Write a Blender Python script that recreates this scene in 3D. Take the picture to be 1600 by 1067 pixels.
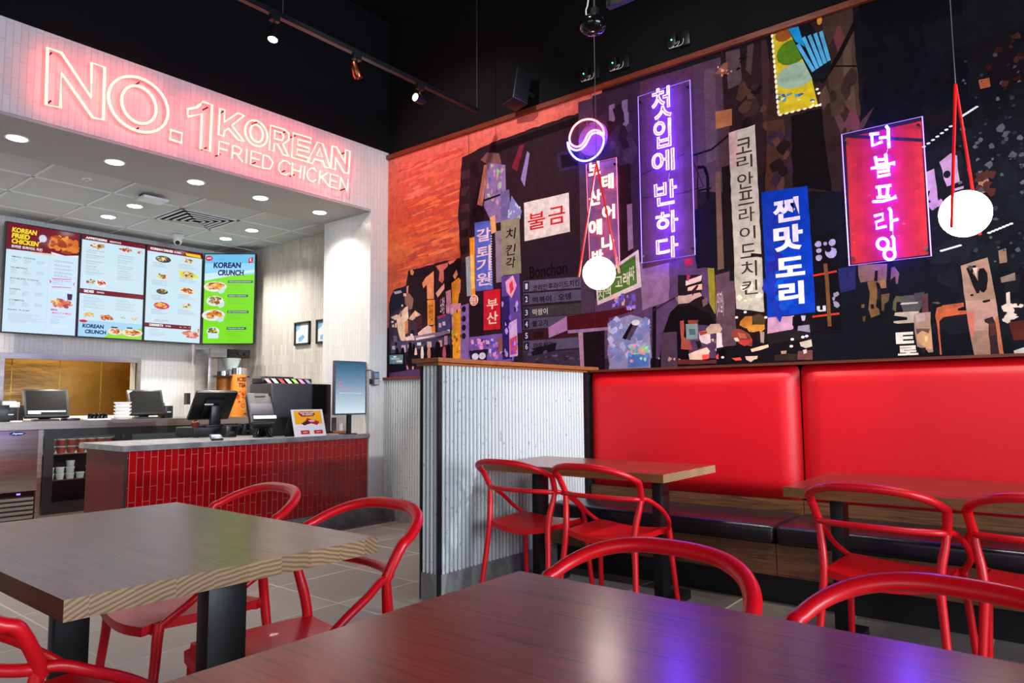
import bpy, bmesh, math, random
from math import sin, cos, pi, radians
from mathutils import Vector, Matrix
from mathutils.geometry import tessellate_polygon
random.seed(7)
sc = bpy.context.scene
C = sc.collection
for o in list(bpy.data.objects):
    bpy.data.objects.remove(o)

# ------------------------------------------------------------------ camera
YAW, PITCH, ROLL, F = 0.67431884, 0.0853516, -0.00741362, 1091.48
EYE = Vector((0, 0, 1.12))
fwd = Vector((-sin(YAW)*cos(PITCH), cos(YAW)*cos(PITCH), sin(PITCH)))
r0 = Vector((cos(YAW), sin(YAW), 0)); u0 = r0.cross(fwd)
RT = cos(ROLL)*r0 + sin(ROLL)*u0
UP = -sin(ROLL)*r0 + cos(ROLL)*u0
cd = bpy.data.cameras.new('camera'); cam = bpy.data.objects.new('camera', cd); C.objects.link(cam)
cam.matrix_world = Matrix(((RT.x, UP.x, -fwd.x, EYE.x), (RT.y, UP.y, -fwd.y, EYE.y), (RT.z, UP.z, -fwd.z, EYE.z), (0, 0, 0, 1)))
cd.sensor_width = 36; cd.lens = F/1600*36; cd.clip_start = .05
sc.camera = cam

def ray(px, py):
    return RT*((px-800)/F) + UP*(-(py-533.5)/F) + fwd
def onx(px, py, X):
    d = ray(px, py); return EYE + d*((X-EYE.x)/d.x)
def ony(px, py, Y):
    d = ray(px, py); return EYE + d*((Y-EYE.y)/d.y)
def onz(px, py, Z):
    d = ray(px, py); return EYE + d*((Z-EYE.z)/d.z)

# ------------------------------------------------------------------ world, exposure, big lights
sc.view_settings.view_transform = 'Standard'
sc.view_settings.look = 'None'
sc.view_settings.gamma = 1
sc.view_settings.use_curve_mapping = False
sc.view_settings.exposure = 0.32
w = bpy.data.worlds.new('world'); sc.world = w; w.use_nodes = True
w.node_tree.nodes['Background'].inputs[0].default_value = (.62, .72, .85, 1)
w.node_tree.nodes['Background'].inputs[1].default_value = .12

def light(name, kind, loc, aim, power, color=(1, 1, 1), size=.2, size_y=None, spot=None, blend=.6):
    ld = bpy.data.lights.new(name, kind); ld.energy = power; ld.color = color
    if kind == 'AREA':
        ld.size = size
        if size_y: ld.shape = 'RECTANGLE'; ld.size_y = size_y
    elif kind == 'SPOT':
        ld.spot_size = spot or radians(60); ld.spot_blend = blend; ld.shadow_soft_size = size
    else:
        ld.shadow_soft_size = size
    o = bpy.data.objects.new(name, ld); C.objects.link(o); o.location = loc
    d = (Vector(aim)-Vector(loc)).normalized()
    o.rotation_euler = d.to_track_quat('-Z', 'Y').to_euler()
    return o
# daylight through the shop front behind and to the right of the camera
light('daylight_front', 'AREA', (.5, -4.2, 2.1), (-.5, 4, 1.4), 72, (.80, .90, 1), 5.5, 2.4)
light('daylight_side', 'AREA', (4.6, 1.2, 2.0), (-4, 2.4, 1.2), 340, (.78, .90, 1), 4.0, 2.2)
# ceiling spots of the dining room, above and behind the frame
light('mural_spot_a', 'SPOT', (-3.4, 2.0, 4.5), (-4.25, 4.6, 2.75), 205, (1, .90, .82), .05, spot=radians(58))
light('mural_spot_b', 'SPOT', (-1.7, 2.0, 4.3), (-2.1, 4.6, 2.2), 115, (1, .88, .8), .05, spot=radians(72))
light('mural_spot_c', 'SPOT', (.3, 2.2, 4.3), (-.3, 4.6, 1.5), 75, (1, .90, .84), .05, spot=radians(80))
light('bench_spot_b', 'SPOT', (-2.0, 2.9, 4.2), (-2.1, 4.4, .9), 130, (1, .92, .86), .04, spot=radians(48))
light('bench_spot', 'SPOT', (-.1, 2.9, 4.2), (-.5, 4.4, .9), 170, (1, .92, .86), .04, spot=radians(55))

light('partition_spot', 'SPOT', (1.7, 4.15, 3.0), (-2.83, 3.75, .95), 500, (.86, .94, 1), .05, spot=radians(38), blend=.7)
# ------------------------------------------------------------------ materials
def lin(c):
    return tuple((v/255/12.92 if v/255 <= .04045 else ((v/255+.055)/1.055)**2.4) for v in c)
MATS = {}
def mat(name, col=(200, 200, 200), rough=.5, metal=0, coat=0, emit=None, strength=1, alpha=1, trans=0, ior=1.5, spec=.5):
    m = bpy.data.materials.new(name); m.use_nodes = True
    p = m.node_tree.nodes['Principled BSDF']
    p.inputs['Base Color'].default_value = (*lin(col), 1)
    p.inputs['Roughness'].default_value = rough
    p.inputs['Metallic'].default_value = metal
    p.inputs['Coat Weight'].default_value = coat
    p.inputs['Specular IOR Level'].default_value = spec
    p.inputs['IOR'].default_value = ior
    p.inputs['Transmission Weight'].default_value = trans
    p.inputs['Alpha'].default_value = alpha
    if emit:
        p.inputs['Emission Color'].default_value = (*emit, 1)
        p.inputs['Emission Strength'].default_value = strength
    MATS[name] = m
    return m
def nt(m): return m.node_tree, m.node_tree.nodes, m.node_tree.links, m.node_tree.nodes['Principled BSDF']
def coords(m, scale=(1, 1, 1), loc=(0, 0, 0)):
    t, n, l, p = nt(m)
    tc = n.new('ShaderNodeTexCoord'); mp = n.new('ShaderNodeMapping')
    mp.inputs['Scale'].default_value = scale; mp.inputs['Location'].default_value = loc
    l.new(tc.outputs['Object'], mp.inputs['Vector']); return mp.outputs[0]
def mottled(name, c1, c2, rough=.6, scale=(8, 8, 8), nscale=5, bump=.1, detail=6, bdist=.01, lo=.35, hi=.65, **k):
    m = mat(name, c1, rough, **k); t, n, l, p = nt(m)
    v = coords(m, scale)
    no = n.new('ShaderNodeTexNoise'); no.inputs['Scale'].default_value = nscale; no.inputs['Detail'].default_value = detail
    l.new(v, no.inputs['Vector'])
    cr = n.new('ShaderNodeValToRGB'); cr.color_ramp.elements[0].position = lo; cr.color_ramp.elements[1].position = hi
    cr.color_ramp.elements[0].color = (*lin(c1), 1); cr.color_ramp.elements[1].color = (*lin(c2), 1)
    l.new(no.outputs['Fac'], cr.inputs[0]); l.new(cr.outputs[0], p.inputs['Base Color'])
    if bump:
        b = n.new('ShaderNodeBump'); b.inputs['Strength'].default_value = bump; b.inputs['Distance'].default_value = bdist
        l.new(no.outputs['Fac'], b.inputs['Height']); l.new(b.outputs[0], p.inputs['Normal'])
    return m
def tiles(name, c1, c2, grout, w, h, rough=.2, mortar=.04, bump=.3, swap=True, wav=.25, offset=.5):
    """glazed stick tiles set upright; works on faces square to X or to Y"""
    m = mat(name, c1, rough); t, n, l, p = nt(m)
    tc = n.new('ShaderNodeTexCoord'); s = n.new('ShaderNodeSeparateXYZ'); l.new(tc.outputs['Object'], s.inputs[0])
    a = n.new('ShaderNodeMath'); a.operation = 'ADD'; l.new(s.outputs[0], a.inputs[0]); l.new(s.outputs[1], a.inputs[1])
    cb = n.new('ShaderNodeCombineXYZ')
    if swap: l.new(s.outputs[2], cb.inputs[0]); l.new(a.outputs[0], cb.inputs[1])
    else: l.new(s.outputs[0], cb.inputs[0]); l.new(s.outputs[1], cb.inputs[1])
    no = n.new('ShaderNodeTexNoise'); no.inputs['Scale'].default_value = 9; l.new(tc.outputs['Object'], no.inputs['Vector'])
    br = n.new('ShaderNodeTexBrick'); br.inputs['Scale'].default_value = 1; br.inputs['Brick Width'].default_value = w
    br.inputs['Row Height'].default_value = h; br.inputs['Mortar Size'].default_value = h*mortar; br.offset = offset
    br.inputs['Mortar Smooth'].default_value = .3
    br.inputs['Color1'].default_value = (*lin(c1), 1); br.inputs['Color2'].default_value = (*lin(c2), 1); br.inputs['Mortar'].default_value = (*lin(grout), 1)
    l.new(cb.outputs[0], br.inputs['Vector']); l.new(br.outputs['Color'], p.inputs['Base Color'])
    mx = n.new('ShaderNodeMath'); mx.operation = 'MULTIPLY_ADD'; l.new(br.outputs['Fac'], mx.inputs[0]); mx.inputs[1].default_value = -1
    sc2 = n.new('ShaderNodeMath'); sc2.operation = 'MULTIPLY'; l.new(no.outputs['Fac'], sc2.inputs[0]); sc2.inputs[1].default_value = wav*3
    l.new(sc2.outputs[0], mx.inputs[2])
    b = n.new('ShaderNodeBump'); b.inputs['Strength'].default_value = bump; b.inputs['Distance'].default_value = .006
    l.new(mx.outputs[0], b.inputs['Height']); l.new(b.outputs[0], p.inputs['Normal'])
    r = n.new('ShaderNodeMath'); r.operation = 'MULTIPLY_ADD'; l.new(br.outputs['Fac'], r.inputs[0]); r.inputs[1].default_value = .5; r.inputs[2].default_value = rough
    l.new(r.outputs[0], p.inputs['Roughness'])
    return m
def wood(name, c1, c2, rough=.35, scale=(1.2, 14, 14), coat=0, bump=.06, dist=2.2, fine=1):
    m = mat(name, c1, rough, coat=coat); t, n, l, p = nt(m)
    v = coords(m, scale)
    no = n.new('ShaderNodeTexNoise'); no.inputs['Scale'].default_value = 1.1; no.inputs['Detail'].default_value = 5; no.inputs['Distortion'].default_value = dist
    l.new(v, no.inputs['Vector'])
    v2 = coords(m, (scale[0]*3, scale[1]*9, scale[2]*9))
    n2 = n.new('ShaderNodeTexNoise'); n2.inputs['Scale'].default_value = 1.5; n2.inputs['Detail'].default_value = 8; l.new(v2, n2.inputs['Vector'])
    mx = n.new('ShaderNodeMath'); mx.operation = 'MULTIPLY_ADD'; l.new(n2.outputs[0], mx.inputs[0]); mx.inputs[1].default_value = .45*fine; l.new(no.outputs[0], mx.inputs[2])
    cr = n.new('ShaderNodeValToRGB'); cr.color_ramp.elements[0].position = .45; cr.color_ramp.elements[1].position = .95
    cr.color_ramp.elements[0].color = (*lin(c1), 1); cr.color_ramp.elements[1].color = (*lin(c2), 1)
    e = cr.color_ramp.elements.new(.66); e.color = (*lin(tuple((a*.35+b*.65) for a, b in zip(c1, c2))), 1)
    l.new(mx.outputs[0], cr.inputs[0])
    g2 = n.new('ShaderNodeValToRGB'); g2.color_ramp.elements[0].position = .36; g2.color_ramp.elements[1].position = .47
    g2.color_ramp.elements[0].color = (.42, .38, .36, 1); g2.color_ramp.elements[1].color = (1, 1, 1, 1); l.new(n2.outputs[0], g2.inputs[0])
    mm = n.new('ShaderNodeMix'); mm.data_type = 'RGBA'; mm.blend_type = 'MULTIPLY'; mm.inputs[0].default_value = .8
    l.new(cr.outputs[0], mm.inputs[6]); l.new(g2.outputs[0], mm.inputs[7]); l.new(mm.outputs[2], p.inputs['Base Color'])
    b = n.new('ShaderNodeBump'); b.inputs['Strength'].default_value = bump; b.inputs['Distance'].default_value = .003
    l.new(mx.outputs[0], b.inputs['Height']); l.new(b.outputs[0], p.inputs['Normal'])
    return m
def end_grain(name):
    m = mat(name, (190, 150, 110), .5); t, n, l, p = nt(m)
    tc = n.new('ShaderNodeTexCoord'); s = n.new('ShaderNodeSeparateXYZ'); l.new(tc.outputs['Object'], s.inputs[0])
    # strips .09 wide along y, each with its own ring centre
    q = n.new('ShaderNodeMath'); q.operation = 'DIVIDE'; l.new(s.outputs[1], q.inputs[0]); q.inputs[1].default_value = .085
    fl = n.new('ShaderNodeMath'); fl.operation = 'FLOOR'; l.new(q.outputs[0], fl.inputs[0])
    wn = n.new('ShaderNodeTexWhiteNoise'); wn.noise_dimensions = '1D'; l.new(fl.outputs[0], wn.inputs['W'])
    vs = n.new('ShaderNodeVectorMath'); vs.operation = 'MULTIPLY_ADD'; l.new(wn.outputs['Color'], vs.inputs[0]); vs.inputs[1].default_value = (0, .22, .5); l.new(tc.outputs['Object'], vs.inputs[2])
    wv = n.new('ShaderNodeTexWave'); wv.wave_type = 'RINGS'; wv.rings_direction = 'X'; wv.inputs['Scale'].default_value = 30; wv.inputs['Distortion'].default_value = 2.5; wv.inputs['Detail Scale'].default_value = .6
    sb = n.new('ShaderNodeVectorMath'); sb.operation = 'SUBTRACT'; l.new(vs.outputs[0], sb.inputs[0]); sb.inputs[1].default_value = (0, .11, .25)
    l.new(sb.outputs[0], wv.inputs['Vector'])
    cr = n.new('ShaderNodeValToRGB'); cr.color_ramp.elements[0].color = (*lin((128, 94, 66)), 1); cr.color_ramp.elements[1].color = (*lin((174, 138, 102)), 1)
    cr.color_ramp.elements[0].position = .1; cr.color_ramp.elements[1].position = .8
    l.new(wv.outputs['Fac'], cr.inputs[0])
    mx = n.new('ShaderNodeMix'); mx.data_type = 'RGBA'; mx.blend_type = 'MULTIPLY'; mx.inputs[0].default_value = .5
    cr2 = n.new('ShaderNodeValToRGB'); cr2.color_ramp.elements[0].color = (.55, .55, .55, 1); l.new(wn.outputs['Value'], cr2.inputs[0])
    l.new(cr.outputs[0], mx.inputs[6]); l.new(cr2.outputs[0], mx.inputs[7]); l.new(mx.outputs[2], p.inputs['Base Color'])
    return m
def painted(name, rough=.7, emission=0, noise=.25, weave=True, spec=.3):
    m = mat(name, (0, 0, 0) if emission else (200, 200, 200), rough, spec=spec); t, n, l, p = nt(m)
    a = n.new('ShaderNodeAttribute'); a.attribute_name = 'Col'
    src = a.outputs['Color']
    if noise:
        v = coords(m, (1, 1, 1)); no = n.new('ShaderNodeTexNoise'); no.inputs['Scale'].default_value = 14; no.inputs['Detail'].default_value = 9; no.inputs['Roughness'].default_value = .7
        l.new(v, no.inputs['Vector'])
        cr = n.new('ShaderNodeValToRGB'); cr.color_ramp.elements[0].position = .3; cr.color_ramp.elements[1].position = .7
        k = 1-noise; cr.color_ramp.elements[0].color = (k, k, k, 1); cr.color_ramp.elements[1].color = (1+noise, 1+noise, 1+noise, 1)
        l.new(no.outputs['Fac'], cr.inputs[0])
        mx = n.new('ShaderNodeMix'); mx.data_type = 'RGBA'; mx.blend_type = 'MULTIPLY'; mx.inputs[0].default_value = 1
        l.new(src, mx.inputs[6]); l.new(cr.outputs[0], mx.inputs[7]); src = mx.outputs[2]
        if weave:
            n2 = n.new('ShaderNodeTexNoise'); n2.inputs['Scale'].default_value = 160; l.new(v, n2.inputs['Vector'])
            b = n.new('ShaderNodeBump'); b.inputs['Strength'].default_value = .25; b.inputs['Distance'].default_value = .002
            l.new(n2.outputs['Fac'], b.inputs['Height']); l.new(b.outputs[0], p.inputs['Normal'])
    if emission:
        l.new(src, p.inputs['Emission Color']); p.inputs['Emission Strength'].default_value = emission
        p.inputs['Base Color'].default_value = (.01, .01, .01, 1)
    else:
        l.new(src, p.inputs['Base Color'])
    return m

M = MATS
tiles('white_tile', (226, 224, 222), (218, 216, 215), (196, 194, 192), .24, .042, .22, .06, .45)
tiles('beige_tile', (205, 198, 188), (186, 178, 168), (160, 152, 144), .24, .042, .25, .06, .45)
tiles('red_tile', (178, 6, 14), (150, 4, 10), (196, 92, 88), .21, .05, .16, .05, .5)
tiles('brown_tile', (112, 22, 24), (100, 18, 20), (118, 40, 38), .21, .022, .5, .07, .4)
tiles('floor_tile', (128, 118, 112), (112, 103, 98), (166, 158, 150), .586, .586, .42, .012, .25, swap=False, wav=.05, offset=0)
mottled('concrete_flute', (150, 150, 148), (208, 212, 212), .75, scale=(1, 1, .5), nscale=70, bump=0, lo=.28, hi=.36, detail=3)
mottled('base_stone', (138, 136, 134), (112, 110, 110), .5, nscale=2, bump=.1)
mottled('counter_stone', (150, 148, 148), (112, 109, 110), .35, nscale=1.2, bump=.05)
wood('table_wood', (84, 22, 12), (140, 60, 38), .29, (1.1, 8, 8), dist=1.6, coat=.28)
M['table_wood'].node_tree.nodes['Principled BSDF'].inputs['Specular IOR Level'].default_value = .42
M['table_wood'].node_tree.nodes['Principled BSDF'].inputs['Coat Roughness'].default_value = .17
wood('bench_wood', (60, 34, 20), (124, 82, 52), .4, (1.5, 30, 30))
wood('oak_trim', (120, 62, 24), (168, 98, 44), .4, (2, 20, 20))
wood('dark_trim', (92, 34, 16), (130, 54, 26), .45, (2, 20, 20))
wood('table_edge', (96, 54, 26), (142, 88, 48), .45, (2, 40, 40))
wood('brown_edge', (84, 34, 18), (112, 50, 28), .45, (2, 30, 30))
end_grain('end_grain')
mottled('red_vinyl', (226, 8, 26), (216, 6, 24), .42, nscale=22, bump=.35, bdist=.0015)
mottled('black_vinyl', (24, 20, 28), (30, 26, 34), .28, nscale=16, bump=.25, bdist=.002)
mat('red_plastic', (226, 10, 26), .36, coat=.08)
mat('black_metal', (13, 14, 17), .42)
mat('black_paint', (7, 7, 9), .9, spec=.2)
mat('black_wall', (8, 8, 12), .8, spec=.2)
mat('black_gloss', (10, 10, 12), .12)
mat('black_plastic', (20, 20, 23), .35)
mat('grey_plastic', (74, 70, 82), .5)
mat('dark_grey', (52, 50, 52), .5)
mat('cable_white', (210, 206, 200), .5)
mat('white_plastic', (226, 226, 224), .4)
mat('white_paper', (238, 238, 240), .6)
mottled('steel', (176, 170, 166), (158, 152, 148), .30, scale=(1, 1, 14), nscale=3, bump=.03, metal=1)
mottled('brass_steel', (196, 160, 96), (168, 134, 74), .22, scale=(1.2, 1.2, 4), nscale=1.4, bump=.5, bdist=.02, metal=1)
mat('dark_screen', (16, 15, 15), .3, spec=.12)
mat('chrome', (205, 205, 208), .12, metal=1)
mat('ceiling_grey', (176, 176, 176), .8)
mottled('ceiling_tile', (196, 200, 200), (184, 188, 188), .9, nscale=18, bump=.2, bdist=.002)
mat('grid_white', (214, 216, 218), .5)
mat('soffit_grey', (176, 174, 172), .8)
mat('kitchen_floor', (80, 60, 54), .5)
mat('lamp_white', (255, 255, 255), .5, emit=(1, .95, .88), strength=14)
mat('globe_glass', (255, 250, 244), .3, emit=(1, .86, .72), strength=11)
mat('track_lamp', (255, 240, 220), .5, emit=(1, .8, .55), strength=30)
mat('track_lamp_dim', (255, 240, 220), .4, emit=(1, .62, .42), strength=2)
mat('copper_reflector', (150, 84, 60), .25, metal=1)
mat('red_gloss', (190, 14, 14), .2)
mat('neon_coral', (255, 200, 180), .4, emit=(1, .082, .056), strength=9.5)
mat('neon_red', (255, 200, 180), .4, emit=(1, .075, .085), strength=7.5)
mat('neon_warm', (255, 200, 180), .4, emit=(1, .21, .13), strength=4.2)
mat('neon_blue', (200, 220, 255), .4, emit=(.034, .038, 1), strength=22)
mat('neon_violet', (220, 200, 255), .4, emit=(.115, .045, 1), strength=52)
mat('edge_violet', (150, 110, 255), .3, emit=(.28, .2, 1), strength=1.1)
mat('edge_pink', (255, 120, 160), .3, emit=(1, .2, .32), strength=.8)
mat('edge_lilac', (190, 120, 255), .3, emit=(.5, .28, 1), strength=1.0)
mat('green_led', (60, 255, 120), .3, emit=(.03, 1, .2), strength=8)
mat('acrylic', (110, 90, 150), .08, alpha=.05)
mat('glass', (30, 34, 38), .04, alpha=.10)
mat('cooler_liner', (70, 76, 80), .4)
mat('cooler_light', (240, 250, 245), .4, emit=(.9, 1, .88), strength=7)
mat('tub_red', (190, 80, 60), .4)
mat('tub_clear', (205, 220, 215), .3)
mat('lid_white', (240, 240, 240), .4)
mat('sky_blue_card', (120, 150, 190), .5)
painted('mural_print', .8, spec=.06, noise=.3)
painted('print_flat', .5, noise=0)
painted('screen_print', .15, emission=.80, noise=0)
painted('kiosk_print', .15, emission=.72, noise=0)

# ------------------------------------------------------------------ mesh helpers
class MB:
    def __init__(s): s.v = []; s.f = []; s.mi = []; s.sm = []; s.cur = 0
    def add(s, vs, fs, smooth=False, T=None):
        b = len(s.v)
        for p in vs:
            p = Vector(p)
            if T is not None: p = T @ p
            s.v.append(p)
        for f in fs:
            s.f.append([b+i for i in f]); s.mi.append(s.cur); s.sm.append(smooth)
        return s
    def m(s, i): s.cur = i; return s
    def box(s, a, b, T=None, bev=0):
        x0, y0, z0 = [min(p, q) for p, q in zip(a, b)]; x1, y1, z1 = [max(p, q) for p, q in zip(a, b)]
        if not bev:
            vs = [(x0, y0, z0), (x1, y0, z0), (x1, y1, z0), (x0, y1, z0), (x0, y0, z1), (x1, y0, z1), (x1, y1, z1), (x0, y1, z1)]
            return s.add(vs, [(0, 3, 2, 1), (4, 5, 6, 7), (0, 1, 5, 4), (1, 2, 6, 5), (2, 3, 7, 6), (3, 0, 4, 7)], False, T)
        bm = bmesh.new(); bmesh.ops.create_cube(bm, size=1)
        for v in bm.verts: v.co = Vector(((x0+x1)/2+v.co.x*(x1-x0), (y0+y1)/2+v.co.y*(y1-y0), (z0+z1)/2+v.co.z*(z1-z0)))
        seg = 2 if bev < .012 else 4
        bmesh.ops.bevel(bm, geom=bm.edges[:], offset=bev, segments=seg, affect='EDGES', profile=.5)
        bm.verts.index_update()
        s.add([v.co.copy() for v in bm.verts], [[v.index for v in f.verts] for f in bm.faces], True, T); bm.free(); return s
    def prism(s, poly, a, b, axis='z', T=None):
        """polygon extruded along axis between a and b; poly in the other two axes in order (x,y),(x,z) or (y,z)"""
        def P(p, h):
            return {'z': (p[0], p[1], h), 'y': (p[0], h, p[1]), 'x': (h, p[0], p[1])}[axis]
        n = len(poly)
        vs = [P(p, a) for p in poly]+[P(p, b) for p in poly]
        fs = [[i, (i+1) % n, n+(i+1) % n, n+i] for i in range(n)]
        tr = tessellate_polygon([[Vector((p[0], p[1], 0)) for p in poly]])
        for t in tr: fs.append(list(t)); fs.append([n+i for i in t][::-1])
        return s.add(vs, fs, False, T)
    def lathe(s, prof, c=(0, 0, 0), n=20, T=None, axis='z'):
        vs = []; fs = []
        for r, h in prof:
            for i in range(n):
                a = 2*pi*i/n
                q = {'z': (r*cos(a), r*sin(a), h), 'x': (h, r*cos(a), r*sin(a)), 'y': (r*sin(a), h, r*cos(a))}[axis]
                vs.append((c[0]+q[0], c[1]+q[1], c[2]+q[2]))
        m = len(prof)
        for j in range(m-1):
            for i in range(n):
                fs.append([j*n+i, j*n+(i+1) % n, (j+1)*n+(i+1) % n, (j+1)*n+i])
        fs.append(list(range(n))[::-1]); fs.append([(m-1)*n+i for i in range(n)])
        return s.add(vs, fs, True, T)
    def cyl(s, c, r, h, n=16, axis='z', T=None, r2=None):
        return s.lathe([(r, 0), (r if r2 is None else r2, h)], c, n, T, axis)
    def sphere(s, c, r, n=24, T=None):
        pr = [(max(r*sin(pi*i/(n//2)), 1e-4), -r*cos(pi*i/(n//2))) for i in range(n//2+1)]
        return s.lathe(pr, c, n, T)
    def tube(s, pts, r, n=8, closed=False, T=None, flat=1.0, upv=(0, 0, 1)):
        pts = [Vector(p) for p in pts]; N = len(pts)
        if N < 2: return s
        R = r if isinstance(r, (list, tuple)) else [r]*N
        vs = []; fs = []; nrm = None
        for i, p in enumerate(pts):
            if closed: t = pts[(i+1) % N]-pts[i-1]
            else: t = pts[min(i+1, N-1)]-pts[max(i-1, 0)]
            if t.length < 1e-9: t = Vector((0, 0, 1))
            t.normalize()
            if nrm is None:
                u = Vector(upv)
                if abs(u.dot(t)) > .95: u = Vector((1, 0, 0))
                nrm = (u-t*u.dot(t)).normalized()
            else:
                q = nrm-t*nrm.dot(t)
                nrm = q.normalized() if q.length > 1e-6 else nrm
            b = t.cross(nrm)
            for k in range(n):
                a = 2*pi*k/n
                vs.append(p+(nrm*cos(a)+b*sin(a)*flat)*R[i])
        for i in range(N if closed else N-1):
            for k in range(n):
                a = i*n+k; b2 = i*n+(k+1) % n; c2 = ((i+1) % N)*n+(k+1) % n; d = ((i+1) % N)*n+k
                fs.append([a, b2, c2, d])
        if not closed:
            fs.append(list(range(n))[::-1]); fs.append([(N-1)*n+k for k in range(n)])
        return s.add(vs, fs, True, T)
    def build(s, name, mats, parent=None, world=True, subd=0):
        if not isinstance(mats, (list, tuple)): mats = [mats]
        me = bpy.data.meshes.new(name)
        off = Vector((0, 0, 0))
        if parent is not None and world:
            q = parent
            while q is not None: off += q.location; q = q.parent
        me.from_pydata([p-off for p in s.v], [], s.f)
        for mm in mats: me.materials.append(M[mm] if isinstance(mm, str) else mm)
        for pl, i, sm in zip(me.polygons, s.mi, s.sm): pl.material_index = i; pl.use_smooth = sm
        bm = bmesh.new(); bm.from_mesh(me); bmesh.ops.recalc_face_normals(bm, faces=bm.faces[:]); bm.to_mesh(me); bm.free()
        o = bpy.data.objects.new(name, me); C.objects.link(o)
        if parent is not None: o.parent = parent
        if any(s.sm):
            mod = o.modifiers.new('edges', 'EDGE_SPLIT'); mod.split_angle = radians(42)
        if subd:
            o.modifiers.clear(); mod = o.modifiers.new('sub', 'SUBSURF'); mod.levels = subd; mod.render_levels = subd
        return o
def tag(o, label, cat, group=None, kind=None):
    o['label'] = label; o['category'] = cat
    if group: o['group'] = group
    if kind: o['kind'] = kind
    return o
def thing(name, loc, label, cat, group=None, rz=0):
    o = bpy.data.objects.new(name, None); C.objects.link(o); o.location = loc; o.rotation_euler = (0, 0, rz); o.empty_display_size = .1
    return tag(o, label, cat, group)
def struct(o):
    o['kind'] = 'structure'; return o
def kids(o): return [c for c in bpy.data.objects if c.parent == o]
def copy_tree(o, parent=None):
    c = o.copy(); C.objects.link(c); c.parent = parent
    for k in kids(o): copy_tree(k, c)
    return c
def cr(pts, k=8, closed=False):
    pts = [Vector(p) for p in pts]; n = len(pts); out = []
    rng = range(n if closed else n-1)
    for i in rng:
        if closed: p0, p1, p2, p3 = pts[i-1], pts[i], pts[(i+1) % n], pts[(i+2) % n]
        else: p0, p1, p2, p3 = pts[max(i-1, 0)], pts[i], pts[i+1], pts[min(i+2, n-1)]
        for j in range(k):
            t = j/k
            out.append(.5*((2*p1)+(p2-p0)*t+(2*p0-5*p1+4*p2-p3)*t*t+(3*p1-p0-3*p2+p3)*t**3))
    if not closed: out.append(pts[-1])
    return out

# ------------------------------------------------------------------ lettering
_GL = {}
def glyph(s, fill=True, offset=0.0):
    key = (s, fill, offset)
    if key in _GL: return _GL[key]
    cu = bpy.data.curves.new('t', 'FONT'); cu.body = s; cu.size = 1; cu.offset = offset; cu.resolution_u = 4
    if not fill: cu.fill_mode = 'NONE'
    o = bpy.data.objects.new('t', cu); C.objects.link(o)
    dg = bpy.context.evaluated_depsgraph_get(); dg.update()
    me = bpy.data.meshes.new_from_object(o.evaluated_get(dg))
    vs = [(v.co.x, v.co.y) for v in me.vertices]; fs = [list(p.vertices) for p in me.polygons]; es = [tuple(e.vertices) for e in me.edges]
    bpy.data.objects.remove(o); bpy.data.meshes.remove(me); bpy.data.curves.remove(cu)
    x0 = min(v[0] for v in vs); x1 = max(v[0] for v in vs); y0 = min(v[1] for v in vs); y1 = max(v[1] for v in vs)
    vs = [((x-x0)/(x1-x0), (y-y0)/(y1-y0)) for x, y in vs]
    _GL[key] = (vs, fs, es, (x1-x0)/(y1-y0))
    return _GL[key]
def loops(vs, es):
    adj = {}
    for a, b in es: adj.setdefault(a, []).append(b); adj.setdefault(b, []).append(a)
    seen = set(); out = []
    for s0 in adj:
        if s0 in seen: continue
        ch = [s0]; seen.add(s0); cur = s0
        while True:
            nx = [q for q in adj[cur] if q not in seen]
            if not nx: break
            cur = nx[0]; seen.add(cur); ch.append(cur)
        if len(ch) > 2: out.append([vs[i] for i in ch])
    return out

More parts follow.
